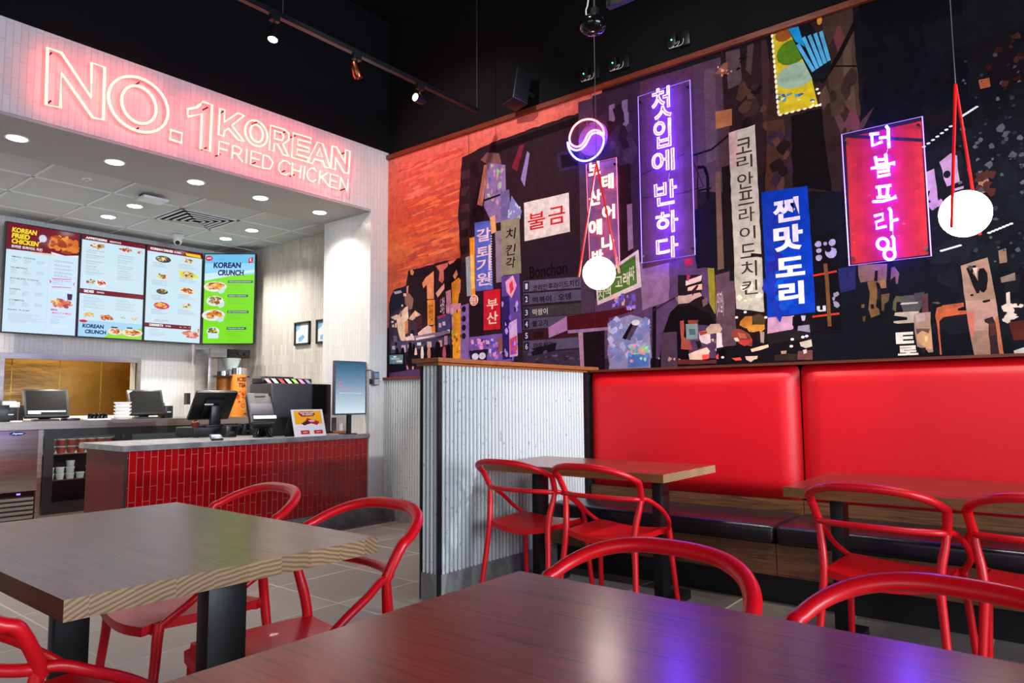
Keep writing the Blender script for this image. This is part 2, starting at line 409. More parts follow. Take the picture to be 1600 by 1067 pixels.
class Paint:
    """flat printing on a plane: polygons and lettering, each with its own colour"""
    def __init__(s, O, U, V, N, eps=.00005):
        s.O = Vector(O); s.U = Vector(U); s.V = Vector(V); s.N = Vector(N); s.eps = eps; s.k = 0
        s.v = []; s.f = []; s.c = []; s.bb = []
    def P(s, x, y): return s.O+s.U*x+s.V*y+s.N*(s.eps*s.k)
    def uv(s, p): d = Vector(p)-s.O; return (d.dot(s.U)/s.U.length_squared, d.dot(s.V)/s.V.length_squared)
    def tri(s, vs, fs, col):
        b = len(s.v)
        x0 = min(v[0] for v in vs); x1 = max(v[0] for v in vs); y0 = min(v[1] for v in vs); y1 = max(v[1] for v in vs); k = 0
        for a0, b0, a1, b1_, kk in s.bb:
            if kk > k and a0 < x1 and a1 > x0 and b0 < y1 and b1_ > y0: k = kk
        s.k = k+1; s.bb.append((x0, y0, x1, y1, s.k))
        for x, y in vs: s.v.append(s.P(x, y))
        for f in fs: s.f.append([b+i for i in f]); s.c.append(col)
    def poly(s, pts, col, up=True):
        if up: s.k += 1
        tr = tessellate_polygon([[Vector((x, y, 0)) for x, y in pts]])
        s.tri(pts, [list(t) for t in tr], col); return s
    def rect(s, x0, y0, x1, y1, col, up=True): return s.poly([(x0, y0), (x1, y0), (x1, y1), (x0, y1)], col, up)
    def ell(s, cx, cy, rx, ry, col, n=14, a0=0, up=True, jit=0):
        return s.poly([(cx+rx*(1+random.uniform(-jit, jit))*cos(2*pi*i/n+a0), cy+ry*(1+random.uniform(-jit, jit))*sin(2*pi*i/n+a0)) for i in range(n)], col, up)
    def text(s, t, x, y, w, h, col, shear=0, bold=0, up=True):
        """fit text into the box whose lower-left corner is x,y"""
        if up: s.k += 1
        vs, fs, es, ar = glyph(t, True, bold)
        s.tri([(x+a*w+shear*b*h, y+b*h) for a, b in vs], fs, col); return s
    def build(s, name, material, parent=None, depth=1.0):
        me = bpy.data.meshes.new(name); off = Vector((0, 0, 0)); q = parent
        while q is not None: off += q.location; q = q.parent
        me.from_pydata([p-off for p in s.v], [], s.f)
        ca = me.color_attributes.new('Col', 'FLOAT_COLOR', 'CORNER')
        li = 0
        for pl, c in zip(me.polygons, s.c):
            l = (*[q_**depth for q_ in lin(c)], 1)
            for j in range(pl.loop_total): ca.data[pl.loop_start+j].color = l
        # face the viewer's side
        me.materials.append(M[material]); me.update()
        bm = bmesh.new(); bm.from_mesh(me)
        for f in bm.faces:
            if f.normal.dot(s.N) < 0: f.normal_flip()
        bm.to_mesh(me); bm.free()
        o = bpy.data.objects.new(name, me); C.objects.link(o); o.parent = parent
        return o

# ================================================================== SETTING
XL, YM, XH = -5.255, 4.60, -2.833      # left wall face, mural wall face, half wall face
HZ0, HZ1 = 3.0, 3.625                  # header band
YJ = 4.38                              # jamb
XK, YK = -8.2, 4.65                    # kitchen menu wall, kitchen side wall
o = struct(MB().box((-9.5, -5, -.06), (5, 4.9, 0)).build('floor', 'floor_tile'))
M['floor_tile'].node_tree.nodes['Brick Texture'].inputs['Scale'].default_value = 1
o.data.transform(Matrix.Translation((-.234, -.186, 0))); o.location = (.234, .186, 0)   # set the grout lines
struct(MB().box((-9.5, -5, 5.0), (5, 4.9, 5.1)).build('ceiling', 'black_paint'))
struct(MB().box((XL-.02, YM, 0), (5, YM+.2, 5)).build('wall_mural', 'black_wall'))
# header and pier around the kitchen opening
struct(MB().box((-5.995, -5, HZ0), (XL, YJ, HZ1)).build('wall_header', 'white_tile'))
struct(MB().box((-5.995, YJ, 0), (XL, YM, HZ1)).build('wall_pier', 'white_tile'))
struct(MB().box((-5.6, -5, HZ1), (XL, YM, 5.0)).build('wall_upper', 'black_wall'))
struct(MB().box((-6.07, -1, HZ0-.02), (XL-.002, YJ, HZ0-.001)).build('trim_1', 'soffit_grey'))
# kitchen shell
PY0, PY1, PZ0, PZ1 = 2.24, 3.49, 1.0, 1.60
struct(MB().box((XK-.15, -1, 0), (XK, PY0, HZ0)).box((XK-.15, PY1, 0), (XK, YK, HZ0)).box((XK-.15, PY0, 0), (XK, PY1, PZ0)).box((XK-.15, PY0, PZ1), (XK, PY1, HZ0)).build('wall_kitchen', 'white_tile'))
struct(MB().box((XK-.15, YK, 0), (-5.9, YK+.1, HZ0)).build('wall_side', 'beige_tile'))
struct(MB().box((XK-.15, -1.1, 0), (XL-.3, -1, HZ0)).build('wall_end', 'white_tile'))
struct(MB().box((XK-.15, -1.1, HZ0), (-5.99, YK+.1, HZ0+.08)).build('ceiling_kitchen', 'ceiling_tile'))
g = MB()
for x in (-6.065, -6.58, -7.19, -7.80): g.box((x-.012, -1, HZ0-.008), (x+.012, YK, HZ0+.001))
y = 1.93-.61*4
while y < YK:
    g.box((XK, y-.012, HZ0-.008), (-6.065, y+.012, HZ0+.001)); y += .61
struct(g.build('trim_2', 'grid_white'))
# passthrough: steel frame and the hood room behind
struct(MB().box((XK-.02, PY0-.04, PZ1-.02), (XK+.03, PY1+.04, PZ1+.035)).box((XK-.02, PY0-.04, .975), (XK+.03, PY0, PZ1-.02)).box((XK-.02, PY1, .975), (XK+.03, PY1+.04, PZ1-.02)).build('window_1', 'steel'))
g = MB().box((-9.35, 1.6, .6), (-9.3, 4.2, 2.4)).box((-9.3, 1.55, .6), (XK-.15, 1.6, 2.4)).box((-9.3, 4.1, .6), (XK-.15, 4.15, 2.4))
for y in (2.05, 2.62, 3.1, 3.55): g.box((-9.3, y, .6), (-9.285, y+.012, 2.4))
struct(g.build('wall_hood', 'brass_steel'))
struct(MB().box((-9.4, 1.5, 2.2), (XK-.15, 4.2, 2.25)).build('ceiling_hood', 'brass_steel'))
light('hood_lamp', 'AREA', (-8.75, 3.2, 2.15), (-8.9, 3.1, 0), 16, (1, .78, .48), .8, .3)
light('hood_low_lamp', 'POINT', (-8.9, 2.5, 1.05), (0, 0, 0), 2.5, (.8, 1, .75), .12)
# wood rails on the mural wall
struct(MB().box((XL, YM-.035, 3.552), (5, YM, 3.592)).build('trim_3', 'dark_trim'))
struct(MB().box((XL, YM-.055, 1.335), (-2.985, YM, 1.36)).build('trim_4', 'dark_trim'))
def flutes(mb, a, b, fixed, z0, z1, axis, out, pitch=.034, amp=.017):
    """ribbed panel between a and b along axis, at plane 'fixed', bulging towards out"""
    n = max(1, round(abs(b-a)/pitch)); st = (b-a)/n; pts = []
    for i in range(n):
        for t in (0, .03, .10, .20, .33, .46, .56, .63, .66, .80):
            pts.append((a+(i+t)*st, fixed+out*amp*(abs(sin(pi*t/.66))**.6 if t < .66 else 0)))
    pts.append((b, fixed))
    vs = []; 
    for q, h in pts:
        for z in (z0, z1):
            vs.append((q, h, z) if axis == 'x' else (h, q, z))
    mb.add(vs, [[2*i, 2*i+2, 2*i+3, 2*i+1] for i in range(len(pts)-1)], True)
    return mb
g = flutes(MB(), XL, -2.985, YM-.02, .15, 1.335, 'x', -1)
struct(g.build('wall_fluted', 'concrete_flute'))
struct(MB().box((XL, YM-.035, 0), (-2.985, YM, .15)).build('baseboard_mural', 'base_stone'))
struct(MB().box((XL, YJ, 0), (XL+.012, YM-.035, .14)).build('baseboard_pier', 'base_stone'))

# half wall
hw = thing('half_wall', (-2.91, 3.7, 0), 'low grey fluted concrete partition with an oak cap between the bench and the corridor', 'partition')
MB().box((-2.975, 2.89, 0), (XH-.012, YM-.004, 1.33)).build('core', 'dark_grey', hw)
flutes(MB(), 2.90, 4.40, XH-.012, .15, 1.33, 'y', 1).build('fluted_panel', 'concrete_flute', hw)
flutes(MB(), -2.972, -2.846, 2.886, .15, 1.33, 'x', -1, .0315, .014).build('fluted_end', 'concrete_flute', hw)
MB().box((-2.972, 2.868, 0), (-2.84, 2.89, .15)).box((XH-.012, 2.89, 0), (XH+.003, 4.05, .15)).build('base', 'base_stone', hw)
MB().box((-2.985, 2.868, 0), (-2.974, 2.89, 1.33)).box((-2.845, 2.868, 0), (XH-.001, 2.897, 1.33)).box((XH-.012, 4.385, 0), (XH+.004, 4.43, 1.33)).build('edge_trim', 'black_metal', hw)
c = MB().box((-3.0, 2.853, 1.33), (XH+.012, 4.59, 1.345)).box((-3.02, 2.835, 1.347), (XH+.03, 4.56, 1.372)).build('cap', 'oak_trim', hw)

# ================================================================== MURAL
mural = thing('mural', (-2.2, YM-.004, 2.4), 'wide painterly night street mural of lit Korean signs covering the upper wall', 'mural')
pm = Paint((0, YM-.004, 0), (1, 0, 0), (0, 0, 1), (0, -1, 0), .00012)
def MP(px, py): p = ony(px, py, YM-.004); return (p.x, p.z)
def clampz(p): return (max(XL, min(p[0], 1.6)), max(1.345 if p[0] > -2.9 else 1.36, min(p[1], 3.552)))
def mp(pts, col, rough=0):
    q = [clampz(MP(*p)) for p in pts]
    if rough:
        out = []
        for i in range(len(q)):
            a = Vector(q[i]); b = Vector(q[(i+1) % len(q)]); L = (b-a).length; n = max(1, int(L/.05)); nn = Vector((-(b-a).y, (b-a).x)).normalized() if L > 0 else Vector((0, 0))
            for k in range(n):
                r = a+(b-a)*k/n+nn*random.uniform(-rough, rough)*(1 if k else 0); out.append(clampz(tuple(r)))
        q = out
    pm.poly(q, col)
def blobs(x0, y0, x1, y1, n, cols, s0=2, s1=7, tall=1.0, quad=False):
    pm.k += 1
    for i in range(n):
        if i % 6 == 0: pm.k += 1
        x = random.uniform(x0, x1); y = random.uniform(y0, y1); p = MP(x, y); r = random.uniform(s0, s1)*.0038
        if not (XL+.02 < p[0] < 1.5 and 1.37+r*tall < p[1] < 3.54-r*tall): continue
        c = random.choice(cols)
        if quad:
            pm.poly([(p[0]-r*random.uniform(.6, 1.2), p[1]-r*tall*random.uniform(.6, 1.2)), (p[0]+r*random.uniform(.6, 1.2), p[1]-r*tall*random.uniform(.6, 1.2)), (p[0]+r*random.uniform(.6, 1.2), p[1]+r*tall*random.uniform(.6, 1.2)), (p[0]-r*random.uniform(.6, 1.2), p[1]+r*tall*random.uniform(.6, 1.2))], c, up=False)
        else:
            pm.ell(p[0], p[1], r, r*tall, c, n=random.choice((5, 6, 7, 8)), a0=random.random()*3, up=False, jit=.5)
def mtext(t, x0, y0, x1, y1, col, bold=.01, shear=0):
    xc, yc = (x0+x1)/2, (y0+y1)/2
    a = MP(x0, yc); b = MP(x1, yc); u = MP(xc, y0); d = MP(xc, y1); c0 = MP(xc, yc)
    w_ = b[0]-a[0]; h_ = u[1]-d[1]
    pm.text(t, c0[0]-w_/2-shear*h_/2, c0[1]-h_/2, w_, h_, col, shear, bold)
def mline(pts, w_, col):
    q = [Vector(MP(*p)) for p in pts]
    pm.k += 1
    for a, b in zip(q, q[1:]):
        n = Vector((-(b-a).y, (b-a).x)).normalized()*w_/2
        pm.poly([tuple(a-n), tuple(b-n), tuple(b+n), tuple(a+n)], col, up=False)
# ground colour
pm.poly([(XL, 1.345), (1.6, 1.345), (1.6, 3.552), (XL, 3.552)], (38, 30, 38)); pm.k += 2
# sky: painted bands from rose at the top to orange and violet grey
bands = [(3.552, (222, 118, 108)), (3.2, (214, 104, 84)), (2.95, (208, 92, 70)), (2.75, (220, 110, 72)), (2.62, (226, 124, 80)), (2.5, (216, 108, 74)), (2.38, (196, 94, 74)), (2.25, (214, 112, 80)), (2.12, (214, 104, 76)), (1.98, (176, 96, 90)), (1.85, (150, 84, 84))]
for (z1, c1), (z0, c0) in zip(bands, bands[1:]):
    n = 5
    for k in range(n):
        t = (k+.5)/n; c = tuple(a*(1-t)+b*t for a, b in zip(c1, c0)); za = z1+(z0-z1)*k/n; zb = z1+(z0-z1)*(k+1)/n
        pm.poly([(XL, zb), (-2.75, zb), (-2.75, za), (XL, za)], c, up=False)
pm.k += 1
for i in range(150):
    if i % 4 == 0: pm.k += 1
    zc = random.uniform(2.05, 3.45); xc = random.uniform(XL+.28, -4.3); c = random.choice([(232, 122, 78), (206, 92, 70), (222, 106, 72), (190, 92, 80), (236, 134, 88), (200, 86, 72)])
    if zc > 3.1: c = random.choice([(232, 118, 96), (216, 90, 78), (226, 130, 116)])
    a = random.uniform(.06, .24); b = random.uniform(.006, .02); pts = [(xc+a*cos(t*pi/8)*random.uniform(.8, 1.1), zc+b*sin(t*pi/8)*random.uniform(.6, 1.3)+.08*a*cos(t*pi/8)) for t in range(16)]
    pm.poly([(max(XL, x), z) for x, z in pts], c, up=False)
# low far town on the left
mp([(608, 600), (608, 475), (614, 456), (634, 448), (638, 424), (662, 417), (690, 409), (724, 402), (730, 600)], (58, 38, 50), .006)

def tp(pts, col, rough=.002): mp([(604+x*.2234, 400+y*.2232) for x, y in pts], col, rough)
def many(f, sx, sy, data):
    """small quads: x, y, width, height, colour"""
    for x, y, w_, h_, c in data: f([(x, y), (x+w_, y-h_*.05), (x+w_*1.05, y+h_), (x+w_*.05, y+h_*1.02)], c)
tp([(150, 110), (165, 95), (290, 85), (345, 60), (350, 330), (240, 500), (150, 420)], (46, 32, 40)); tp([(165, 100), (180, 92), (192, 110), (185, 135), (170, 130)], (230, 150, 110))
tp([(25, 290), (55, 235), (145, 205), (160, 260), (150, 350), (60, 430), (25, 420)], (44, 42, 60)); tp([(50, 250), (100, 240), (110, 255), (60, 268)], (190, 170, 190)); tp([(125, 270), (160, 260), (190, 300), (180, 370), (150, 380), (130, 330)], (150, 104, 100)); tp([(140, 215), (155, 205), (150, 260), (142, 262)], (226, 140, 116))
tp([(250, 190), (275, 150), (330, 105), (332, 300), (285, 302), (282, 200), (258, 225)], (240, 160, 118)); tp([(345, 70), (430, 45), (420, 130), (390, 190), (365, 170), (372, 110)], (214, 116, 106)); tp([(400, 100), (450, 50), (520, 20), (520, 150), (440, 230), (405, 250)], (40, 26, 34)); tp([(430, 40), (490, 20), (470, 45), (440, 60)], (226, 130, 110)); tp([(345, 260), (405, 190), (405, 230), (360, 290)], (226, 170, 150))
tp([(455, 190), (505, 150), (520, 170), (500, 330), (460, 355)], (240, 160, 50)); tp([(465, 140), (490, 95), (500, 130), (480, 165)], (240, 180, 130)); tp([(500, 190), (520, 200), (515, 260), (500, 250)], (230, 140, 110)); tp([(415, 250), (450, 235), (455, 330), (420, 345)], (226, 160, 170))
tp([(285, 310), (338, 305), (338, 480), (288, 485)], (232, 150, 60)); mtext('가라오케', 670, 473, 677, 505, (90, 40, 24)); tp([(365, 285), (412, 275), (415, 410), (368, 420)], (62, 24, 44)); mtext('노래방', 688, 464, 695, 491, (236, 206, 220)); tp([(340, 320), (365, 315), (365, 480), (345, 490)], (52, 30, 40))
tp([(415, 340), (520, 330), (520, 400), (460, 415), (418, 400)], (226, 160, 186)); tp([(355, 420), (450, 400), (450, 520), (360, 530)], (94, 84, 130)); tp([(355, 425), (415, 405), (415, 420), (360, 440)], (214, 60, 100)); tp([(455, 420), (520, 400), (530, 520), (460, 530)], (196, 150, 190)); tp([(520, 380), (560, 340), (560, 700), (520, 690)], (150, 110, 190))
many(tp, 0, 0, [(392, 460, 20, 26, (236, 226, 240)), (425, 515, 18, 20, (240, 236, 240)), (366, 470, 18, 30, (226, 190, 200)), (425, 350, 12, 40, (240, 190, 200)), (460, 430, 14, 40, (240, 200, 220)), (490, 350, 20, 30, (240, 150, 180)), (500, 430, 16, 30, (150, 110, 200)), (450, 365, 18, 36, (236, 196, 196)), (350, 440, 10, 50, (60, 40, 60)), (470, 345, 30, 12, (250, 150, 170))])
tp([(22, 420), (100, 360), (150, 350), (215, 500), (215, 560), (150, 600), (22, 640)], (74, 56, 72), .004); tp([(70, 430), (130, 360), (150, 350), (155, 430), (130, 480), (130, 600), (100, 590), (80, 520)], (236, 204, 176), .004); tp([(128, 460), (152, 450), (150, 540), (132, 545)], (214, 140, 90)); tp([(30, 430), (70, 410), (110, 415), (60, 450)], (226, 196, 180), .003); tp([(155, 440), (200, 380), (240, 410), (180, 450)], (214, 170, 150), .004); tp([(195, 395), (212, 390), (218, 410), (200, 420)], (244, 196, 150)); tp([(200, 430), (250, 410), (250, 500), (205, 510)], (84, 44, 54))
many(tp, 0, 0, [(34, 455, 16, 12, (240, 226, 214)), (40, 480, 14, 18, (220, 200, 200)), (60, 470, 12, 30, (236, 190, 160)), (28, 520, 20, 40, (60, 50, 80)), (50, 560, 24, 40, (120, 100, 130)), (105, 340, 10, 14, (240, 210, 190)), (118, 262, 20, 20, (236, 196, 176)), (96, 385, 12, 40, (160, 130, 140)), (170, 520, 20, 30, (40, 26, 36)), (168, 545, 16, 16, (240, 220, 200))])
tp([(220, 540), (290, 485), (330, 500), (345, 540), (230, 580)], (238, 198, 190), .004); tp([(130, 570), (190, 555), (215, 580), (140, 610)], (236, 200, 196), .004); tp([(190, 560), (430, 520), (450, 540), (200, 600)], (150, 126, 150), .004); tp([(205, 575), (340, 552), (340, 560), (210, 590)], (240, 214, 206)); tp([(315, 500), (340, 480), (342, 530), (320, 540)], (240, 150, 70)); tp([(30, 600), (200, 590), (450, 560), (450, 620), (200, 660), (30, 680)], (84, 76, 104), .004)
tp([(455, 520), (500, 505), (510, 570), (480, 620), (460, 620)], (246, 180, 40)); tp([(465, 630), (560, 620), (560, 710), (465, 715)], (206, 180, 196)); tp([(470, 690), (520, 675), (520, 705), (475, 710)], (170, 196, 100)); tp([(510, 590), (550, 585), (545, 640), (515, 640)], (120, 60, 46)); tp([(500, 640), (540, 640), (540, 680), (505, 685)], (240, 160, 110))
many(tp, 0, 0, [(60, 605, 14, 20, (20, 14, 20)), (215, 605, 26, 20, (230, 226, 236)), (285, 600, 30, 40, (220, 190, 180)), (150, 620, 20, 24, (214, 196, 214)), (105, 625, 30, 50, (200, 170, 190)), (250, 600, 14, 14, (60, 50, 70)), (40, 630, 20, 24, (190, 170, 180)), (365, 590, 24, 50, (226, 160, 160)), (405, 560, 22, 60, (190, 150, 160))])
tp([(200, 655), (450, 630), (455, 735), (200, 720)], (46, 28, 40), .004)
for x, w_, h_, c in ((150, 34, 90, (18, 12, 18)), (180, 26, 80, (20, 14, 20)), (196, 20, 50, (232, 190, 190)), (240, 22, 60, (240, 222, 216)), (262, 24, 70, (26, 18, 26)), (285, 26, 60, (214, 150, 120)), (310, 20, 60, (24, 18, 26)), (335, 50, 95, (20, 14, 20)), (392, 26, 60, (190, 90, 110)), (422, 26, 80, (18, 12, 18)), (60, 30, 50, (22, 16, 24)), (100, 30, 54, (20, 16, 24))):
    tp([(x, 690), (x+w_*.2, 700-h_), (x+w_*.5, 690-h_), (x+w_*.8, 702-h_), (x+w_, 690), (x+w_*.8, 720), (x+w_*.2, 720)], c, .001)
tp([(20, 690), (125, 682), (135, 810), (20, 815)], (24, 22, 32)); tp([(22, 695), (118, 690), (114, 755), (22, 755)], (112, 140, 150)); many(tp, 0, 0, [(30, 712, 60, 14, (170, 196, 204)), (50, 700, 20, 10, (214, 226, 230)), (70, 730, 40, 14, (226, 220, 214))]); tp([(22, 820), (140, 800), (235, 790), (235, 860), (22, 860)], (96, 66, 104)); tp([(140, 770), (150, 760), (155, 795), (145, 795)], (226, 130, 160)); tp([(180, 765), (192, 765), (190, 795), (182, 795)], (226, 170, 180)); tp([(135, 700), (225, 690), (225, 770), (150, 775)], (30, 20, 28), .004)
# tall dark block
mp([(717, 600), (722, 440), (716, 340), (722, 246), (770, 222), (905, 176), (915, 600)], (56, 34, 44), .006)
mp([(770, 228), (904, 182), (908, 192), (772, 240)], (32, 18, 26))
for i in range(6):
    y = 268+i*26; mp([(721, y), (734, y-3), (734, y+10), (721, y+13)], (78, 48, 56))
blobs(735, 255, 780, 340, 26, [(54, 32, 42), (48, 26, 36)], 5, 12, 1.5)
mp([(751, 250), (762, 238), (780, 240), (784, 256), (770, 262)], (132, 90, 88))
mp([(746, 320), (757, 258), (764, 256), (754, 322)], (226, 150, 130)); mp([(756, 322), (762, 254), (790, 258), (792, 345), (770, 350)], (146, 120, 170))
blobs(762, 256, 788, 320, 30, [(190, 150, 190), (210, 160, 150), (120, 110, 170), (160, 200, 160)], 2, 5, 1.8)
mp([(756, 312), (790, 300), (790, 303), (757, 315)], (40, 24, 34)); mp([(782, 300), (796, 296), (800, 350), (784, 352)], (120, 106, 160))
mp([(800, 262), (812, 228), (820, 225), (808, 268)], (128, 40, 62)); mp([(814, 280), (824, 236), (828, 240), (820, 292)], (150, 130, 184))
mp([(793, 340), (800, 306), (816, 330), (812, 346)], (140, 140, 196)); blobs(795, 318, 813, 342, 10, [(170, 210, 190), (200, 200, 240)], 2, 4, 1.6)
mp([(734, 372), (742, 370), (743, 460), (736, 462)], (246, 160, 50)); mp([(735, 400), (740, 398), (742, 450), (737, 452)], (250, 208, 120)); mp([(728, 402), (734, 400), (737, 462), (730, 463)], (168, 178, 186))
mp([(742, 348), (766, 345), (771, 452), (744, 455)], (98, 112, 204), .002)
for t, y in (('갈', 357), ('퇴', 384), ('기', 404), ('원', 426)): mtext(t, 745, y, 767, y+20, (240, 206, 220), .02)
mp([(766, 340), (774, 336), (776, 362), (768, 366)], (232, 170, 120)); mp([(774, 362), (783, 360), (786, 440), (776, 442)], (150, 130, 150))
for i in range(20): mp([(767, 368+i*4), (769, 368+i*4), (769, 370+i*4), (767, 370+i*4)], (230, 220, 240))
mp([(783, 345), (812, 340), (815, 427), (784, 431)], (150, 140, 120), .001)
for t, y in (('치', 357), ('킨', 382), ('각', 402)): mtext(t, 791, y, 806, y+17, (28, 20, 22), .01, .15)
mp([(733, 478), (757, 474), (757, 524), (734, 526)], (44, 24, 34))
pm.ell(*MP(741, 469), .052, .05, (244, 220, 214)); pm.ell(*MP(741, 469), .044, .042, (232, 120, 80)); mtext('원!', 735, 464, 747, 474, (250, 230, 220), .02)
mp([(756, 455), (782, 451), (782, 514), (756, 516)], (214, 38, 58)); mtext('부', 761, 467, 778, 483, (250, 216, 196), .02); mtext('산', 761, 487, 778, 506, (250, 216, 196), .02)
mp([(719, 478), (733, 474), (734, 566), (720, 566)], (146, 110, 176)); [pm.ell(*MP(725, y), .026, .028, (34, 28, 52)) for y in (483, 498, 512, 525)]
mp([(708, 490), (720, 482), (720, 560), (708, 562)], (244, 164, 50)); blobs(706, 480, 722, 560, 16, [(120, 70, 50), (250, 200, 90), (200, 180, 80)], 2, 4, 1.5)
mp([(734, 527), (792, 520), (800, 566), (730, 568)], (132, 96, 176), .003); blobs(736, 530, 796, 562, 60, [(190, 130, 220), (226, 190, 240), (90, 90, 200), (240, 150, 200), (50, 40, 90)], 2, 6, .9, True)
mp([(733, 548), (764, 545), (760, 562), (736, 564)], (44, 30, 60)); pm.ell(*MP(743, 557), .04, .03, (230, 214, 240)); pm.ell(*MP(754, 556), .04, .03, (230, 214, 240))
mp([(778, 528), (792, 526), (793, 548), (779, 550)], (150, 100, 90))
mp([(784, 432), (812, 428), (816, 520), (786, 524)], (110, 80, 160)); mp([(790, 440), (802, 430), (808, 446), (800, 466), (792, 456)], (238, 170, 200)); mp([(796, 444), (801, 438), (803, 452), (798, 460)], (226, 60, 90))
mp([(784, 464), (796, 462), (800, 560), (786, 562)], (60, 40, 110)); mp([(796, 505), (808, 498), (810, 556), (797, 558)], (214, 176, 226)); mp([(797, 530), (808, 524), (809, 552), (798, 555)], (226, 80, 120)); blobs(784, 470, 812, 560, 20, [(140, 100, 220), (40, 30, 70), (190, 160, 240)], 2, 4, 2)
# white sign with two red characters
mp([(819, 317), (889, 301), (891, 362), (820, 377)], (222, 208, 204), .001); mtext('불', 825, 332, 852, 358, (206, 44, 50), .012); mtext('금', 857, 323, 883, 350, (206, 44, 50), .012)
blobs(880, 365, 900, 378, 12, [(90, 80, 150), (200, 180, 220)], 2, 4)
mp([(870, 240), (905, 232), (908, 262), (874, 268)], (60, 44, 66)); mp([(876, 243), (902, 238), (903, 258), (878, 263)], (36, 22, 32))
# dark facade with a list of dishes
mp([(818, 380), (910, 362), (912, 438), (820, 446)], (52, 34, 48)); mtext('Bonchon', 827, 412, 886, 432, (20, 12, 18), .02)
rows = [(440, (108, 96, 124), '코리안후라이드치킨', 832, 905), (460, (94, 84, 112), '떡볶이 : 오뎅', 832, 892), (481, (70, 64, 70), '떡쌈이', 832, 856), (499, (94, 82, 106), '불고기', 832, 856), (517, (66, 34, 40), '김밥', 834, 850), (534, (98, 86, 112), '만두튀김', 834, 864)]
for i, (y, c, t, xa, xb) in enumerate(rows):
    mp([(818, y-1), (911, y-8), (911, y+9), (818, y+16)], c); mp([(819, y+1), (827, y), (827, y+14), (819, y+15)], (34, 34, 66)); mtext(str(i+1), 821, y+3, 825, y+12, (210, 200, 220), .02); mtext(t, xa, y+1, xb, y+11, (26, 16, 26) if i != 2 else (180, 176, 176), .02)
mp([(818, 550), (912, 546), (912, 600), (818, 600)], (70, 56, 76), .003); mp([(830, 545), (870, 535), (868, 548), (832, 556)], (34, 26, 36))
blobs(820, 545, 908, 572, 26, [(96, 80, 104), (60, 46, 62), (110, 90, 130)], 3, 8, .5)
# column, awning, shop front
mp([(904, 160), (926, 154), (930, 600), (910, 600)], (84, 62, 84), .002)
mp([(926, 150), (1000, 128), (1004, 600), (930, 600)], (64, 42, 62), .003)
for x, y, a, b in ((952, 165, 9, 24), (972, 158, 9, 20), (974, 178, 9, 22)): mp([(x, y), (x+a, y-3), (x+a, y+b), (x, y+b+3)], (136, 112, 140))
blobs(940, 175, 990, 250, 14, [(50, 30, 46), (80, 54, 78)], 6, 14, 1.6)
mp([(968, 260), (985, 255), (990, 400), (972, 410)], (46, 24, 32)); mp([(980, 320), (988, 318), (990, 388), (982, 392)], (150, 116, 140))
mp([(930, 468), (1000, 420), (1110, 395), (1120, 560), (930, 560)], (96, 66, 100), .004)
mp([(1000, 410), (1046, 402), (1046, 470), (1004, 485)], (142, 106, 138), .004)
mp([(857, 512), (886, 494), (887, 516), (858, 528)], (176, 126, 172)); mp([(886, 494), (955, 484), (990, 478), (990, 486), (952, 497), (950, 512), (887, 517)], (84, 22, 34))
mp([(887, 516), (950, 511), (950, 516), (888, 521)], (160, 120, 160)); mp([(912, 520), (945, 516), (946, 600), (914, 600)], (34, 20, 28)); mp([(904, 520), (911, 519), (914, 600), (908, 600)], (176, 136, 160))
mp([(931, 436), (998, 390), (1003, 448), (934, 477)], (214, 192, 190), .001); mp([(934, 440), (993, 398), (996, 443), (936, 470)], (86, 122, 56))
mtext('치', 935, 452, 944, 468, (226, 216, 190), .01); mtext('맥', 945, 448, 955, 463, (226, 216, 190), .01); mtext('고', 962, 432, 973, 448, (226, 216, 190), .01); mtext('래', 974, 425, 984, 446, (226, 216, 190), .01); mtext('싸', 983, 416, 992, 438, (226, 216, 190), .01)
for k in range(3): mline([(936+k*8, 440-k*2), (994, 402+k*9)], .004, (60, 84, 44))
blobs(955, 462, 992, 482, 24, [(110, 90, 180), (160, 130, 220), (230, 170, 150)], 2, 5, 1.2, True)
mp([(950, 505), (985, 492), (1016, 498), (1018, 600), (952, 600)], (150, 140, 176), .008); blobs(954, 500, 1014, 560, 60, [(176, 170, 206), (140, 130, 180), (190, 186, 220), (128, 140, 190)], 4, 10)
mp([(973, 528), (990, 500), (1000, 504), (985, 532)], (86, 70, 90)); mp([(973, 528), (986, 505), (990, 507), (978, 531)], (26, 18, 26)); pm.ell(*MP(994, 504), .035, .022, (230, 222, 226))
mp([(985, 542), (1014, 540), (1014, 552), (986, 554)], (150, 196, 150)); mp([(982, 555), (1014, 552), (1014, 572), (982, 574)], (90, 120, 186)); blobs(978, 540, 1012, 568, 16, [(230, 150, 160), (170, 220, 190), (110, 150, 220)], 2, 5)
mp([(1020, 480), (1026, 478), (1026, 600), (1020, 600)], (26, 16, 24)); mline([(1020, 486), (1046, 470), (1062, 462)], .012, (60, 42, 56))
mp([(1030, 600), (1036, 520), (1048, 488), (1062, 474), (1076, 470), (1078, 600)], (22, 14, 20), .004); mp([(1034, 520), (1058, 518), (1060, 600), (1034, 600)], (86, 62, 80)); mp([(1056, 464), (1090, 458), (1092, 466), (1058, 472)], (136, 110, 110))

